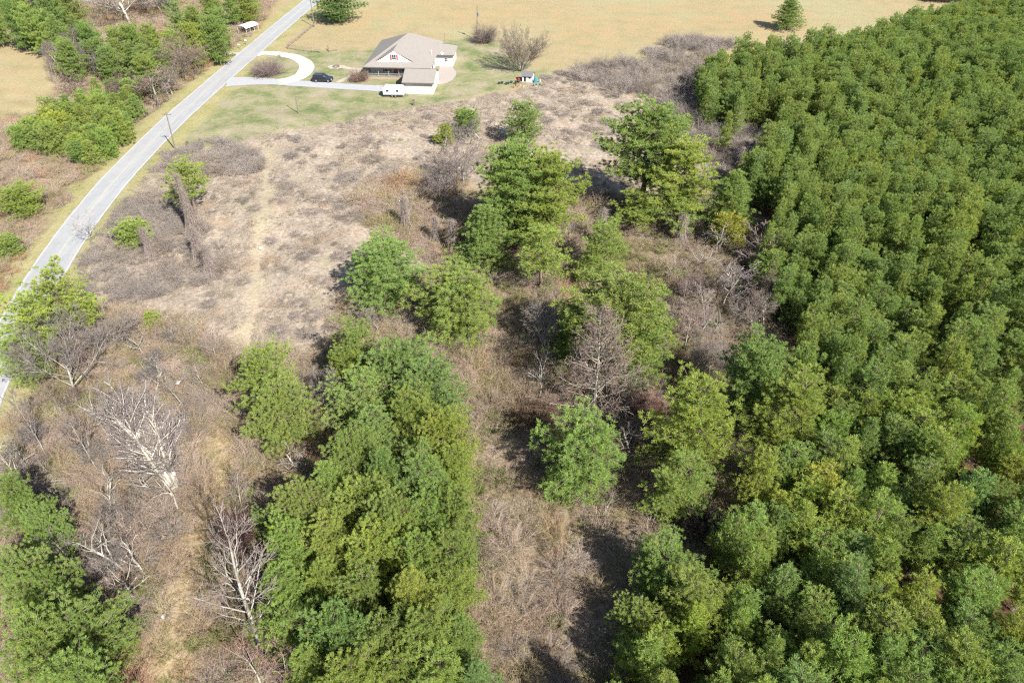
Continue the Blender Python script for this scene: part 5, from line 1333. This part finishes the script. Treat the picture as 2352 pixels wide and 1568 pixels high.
scatter_zone("left_grey_brush", GBR, Z_GL, .11, .7, 1.2, "grey leafless brush at the lower left", 52, keep=[Z_TAN])
scatter_zone("gap_brush", GBR, poly([(1640, 215), (1800, 240), (1850, 320), (1780, 400), (1690, 370), (1650, 300)], 1.0), .6, .8, 1.4, "grey brush in the gap of the plantation edge", 53)
scatter_zone("olive_undergrowth", OL, Z_THICK, .22, .6, 1.4, "olive evergreen undergrowth in the thicket", 42, keep=[Z_TAN], clus=(6, .12))
scatter_zone("forest_undergrowth", BR, Z_FOREST, .10, .6, 1.1, "brown undergrowth between the pines", 36)
scatter_zone("thin_brush", BR, Z_TAN, .06, .5, .9, "thin brush growing through the straw grass", 45)
scatter_zone("straw_grass", GR, Z_TAN, 2.2, .6, 1.3, "tan straw grass of the open strip", 37)
Z_BAND = poly([(1290, 172), (1340, 158), (1400, 150), (1440, 128), (1500, 112), (1540, 92), (1600, 85), (1690, 105), (1640, 130), (1600, 190), (1650, 262), (1720, 340), (1740, 430), (1660, 400), (1580, 300), (1500, 250), (1470, 215), (1400, 225), (1370, 195), (1300, 190)])
scatter_zone("grey_brush", GBR, Z_BAND, .42, .6, 1.5, "grey leafless brush along the far edge of the weedy field", 38, clus=(8, -.18))
GTB = [make_clump("tall_grey", 340 + i, 40, 3.2, 2.0, M["bramble"], .018, .4, 5, 5, up=(1.0, 2.2)) for i in range(3)]
scatter_zone("tall_grey_brush", GTB, Z_BAND, .10, .5, 1.25, "taller grey brush along the far edge of the weedy field", 50, clus=(11, 0))
Z_BL = poly([(350, 385), (375, 352), (430, 345), (500, 320), (560, 340), (605, 375), (600, 400), (520, 420), (440, 415), (380, 420)])
scatter_zone("weed_mounds", BM, Z_FIELD, .05, .22, .55, "small dark tangles among the dead weeds", 46, keep=[Z_PATH], clus=(9, -.1))
scatter_zone("grey_bramble_patch", GBR, Z_BL, .6, .7, 1.1, "grey bramble patch near the tall roadside pole", 39)
Z_BL2 = poly([(165, 640), (230, 520), (300, 465), (380, 440), (440, 480), (500, 560), (540, 620), (480, 660), (330, 690), (190, 700)])
scatter_zone("roadside_bramble", GBR, Z_BL2, .55, .6, 1.15, "grey brown bramble between the road and the weeds", 40)
Z_BL3 = poly([(810, 470), (850, 420), (960, 400), (1060, 420), (1090, 470), (1040, 580), (960, 600), (860, 540)])
scatter_zone("central_bramble", BR, Z_BL3, .8, .8, 1.3, "brown bramble bank left of the central pines", 41)

MO = [(845, 330, 26), (672, 372, 26), (672, 325, 30), (700, 355, 24), (745, 395, 30), (770, 385, 22), (1010, 335, 26), (985, 278, 22), (860, 375, 36), (895, 395, 44), (800, 420, 44), (870, 410, 36), (640, 425, 30), (665, 440, 36), (700, 470, 30), (640, 480, 26),
      (745, 470, 40), (790, 480, 34), (810, 510, 40), (560, 470, 24), (590, 490, 26), (720, 500, 26), (620, 560, 26), (655, 575, 22), (700, 600, 26), (780, 600, 30), (740, 650, 26), (690, 700, 30), (720, 730, 34), (640, 760, 34), (700, 770, 36), (760, 750, 30), (830, 650, 26), (560, 650, 24), (480, 700, 30),
      (1340, 240, 22), (1290, 260, 26), (1350, 290, 26), (1400, 280, 30), (1300, 300, 24), (1380, 330, 26), (1430, 240, 24), (1480, 290, 30), (1330, 215, 24), (1400, 220, 26), (1260, 275, 24), (1450, 330, 26), (1240, 245, 22), (1500, 260, 28), (1375, 255, 24), (990, 600, 34), (1000, 650, 40), (960, 560, 36), (900, 480, 50), (950, 440, 50), (1530, 330, 30),
      (1420, 200, 34), (1380, 195, 30), (1465, 185, 40), (1500, 155, 40), (1540, 180, 44), (1340, 180, 34), (1430, 150, 36), (1500, 120, 36), (1560, 105, 40), (1570, 140, 40), (1290, 170, 26), (1255, 180, 24), (1510, 210, 36), (1550, 240, 36), (545, 350, 30), (510, 345, 34), (480, 370, 36), (560, 385, 36), (420, 385, 36), (520, 400, 34)]
for i, (u, v, wp) in enumerate(MO):
    x, y = at(u, v); s = wp * px_size(u, v, .5) / 2 / 1.35
    o = link(bpy.data.objects.new("bramble_mound", BM[i % 4])); o.location = (x, y, gz(x, y)); o.scale = (s, s, s * .85); o.rotation_euler = (0, 0, vr.uniform(0, 6.28))
    tag(o, "domed grey bramble mound among the dead weeds of the open field", "bramble mound", "bramble mounds of the field")
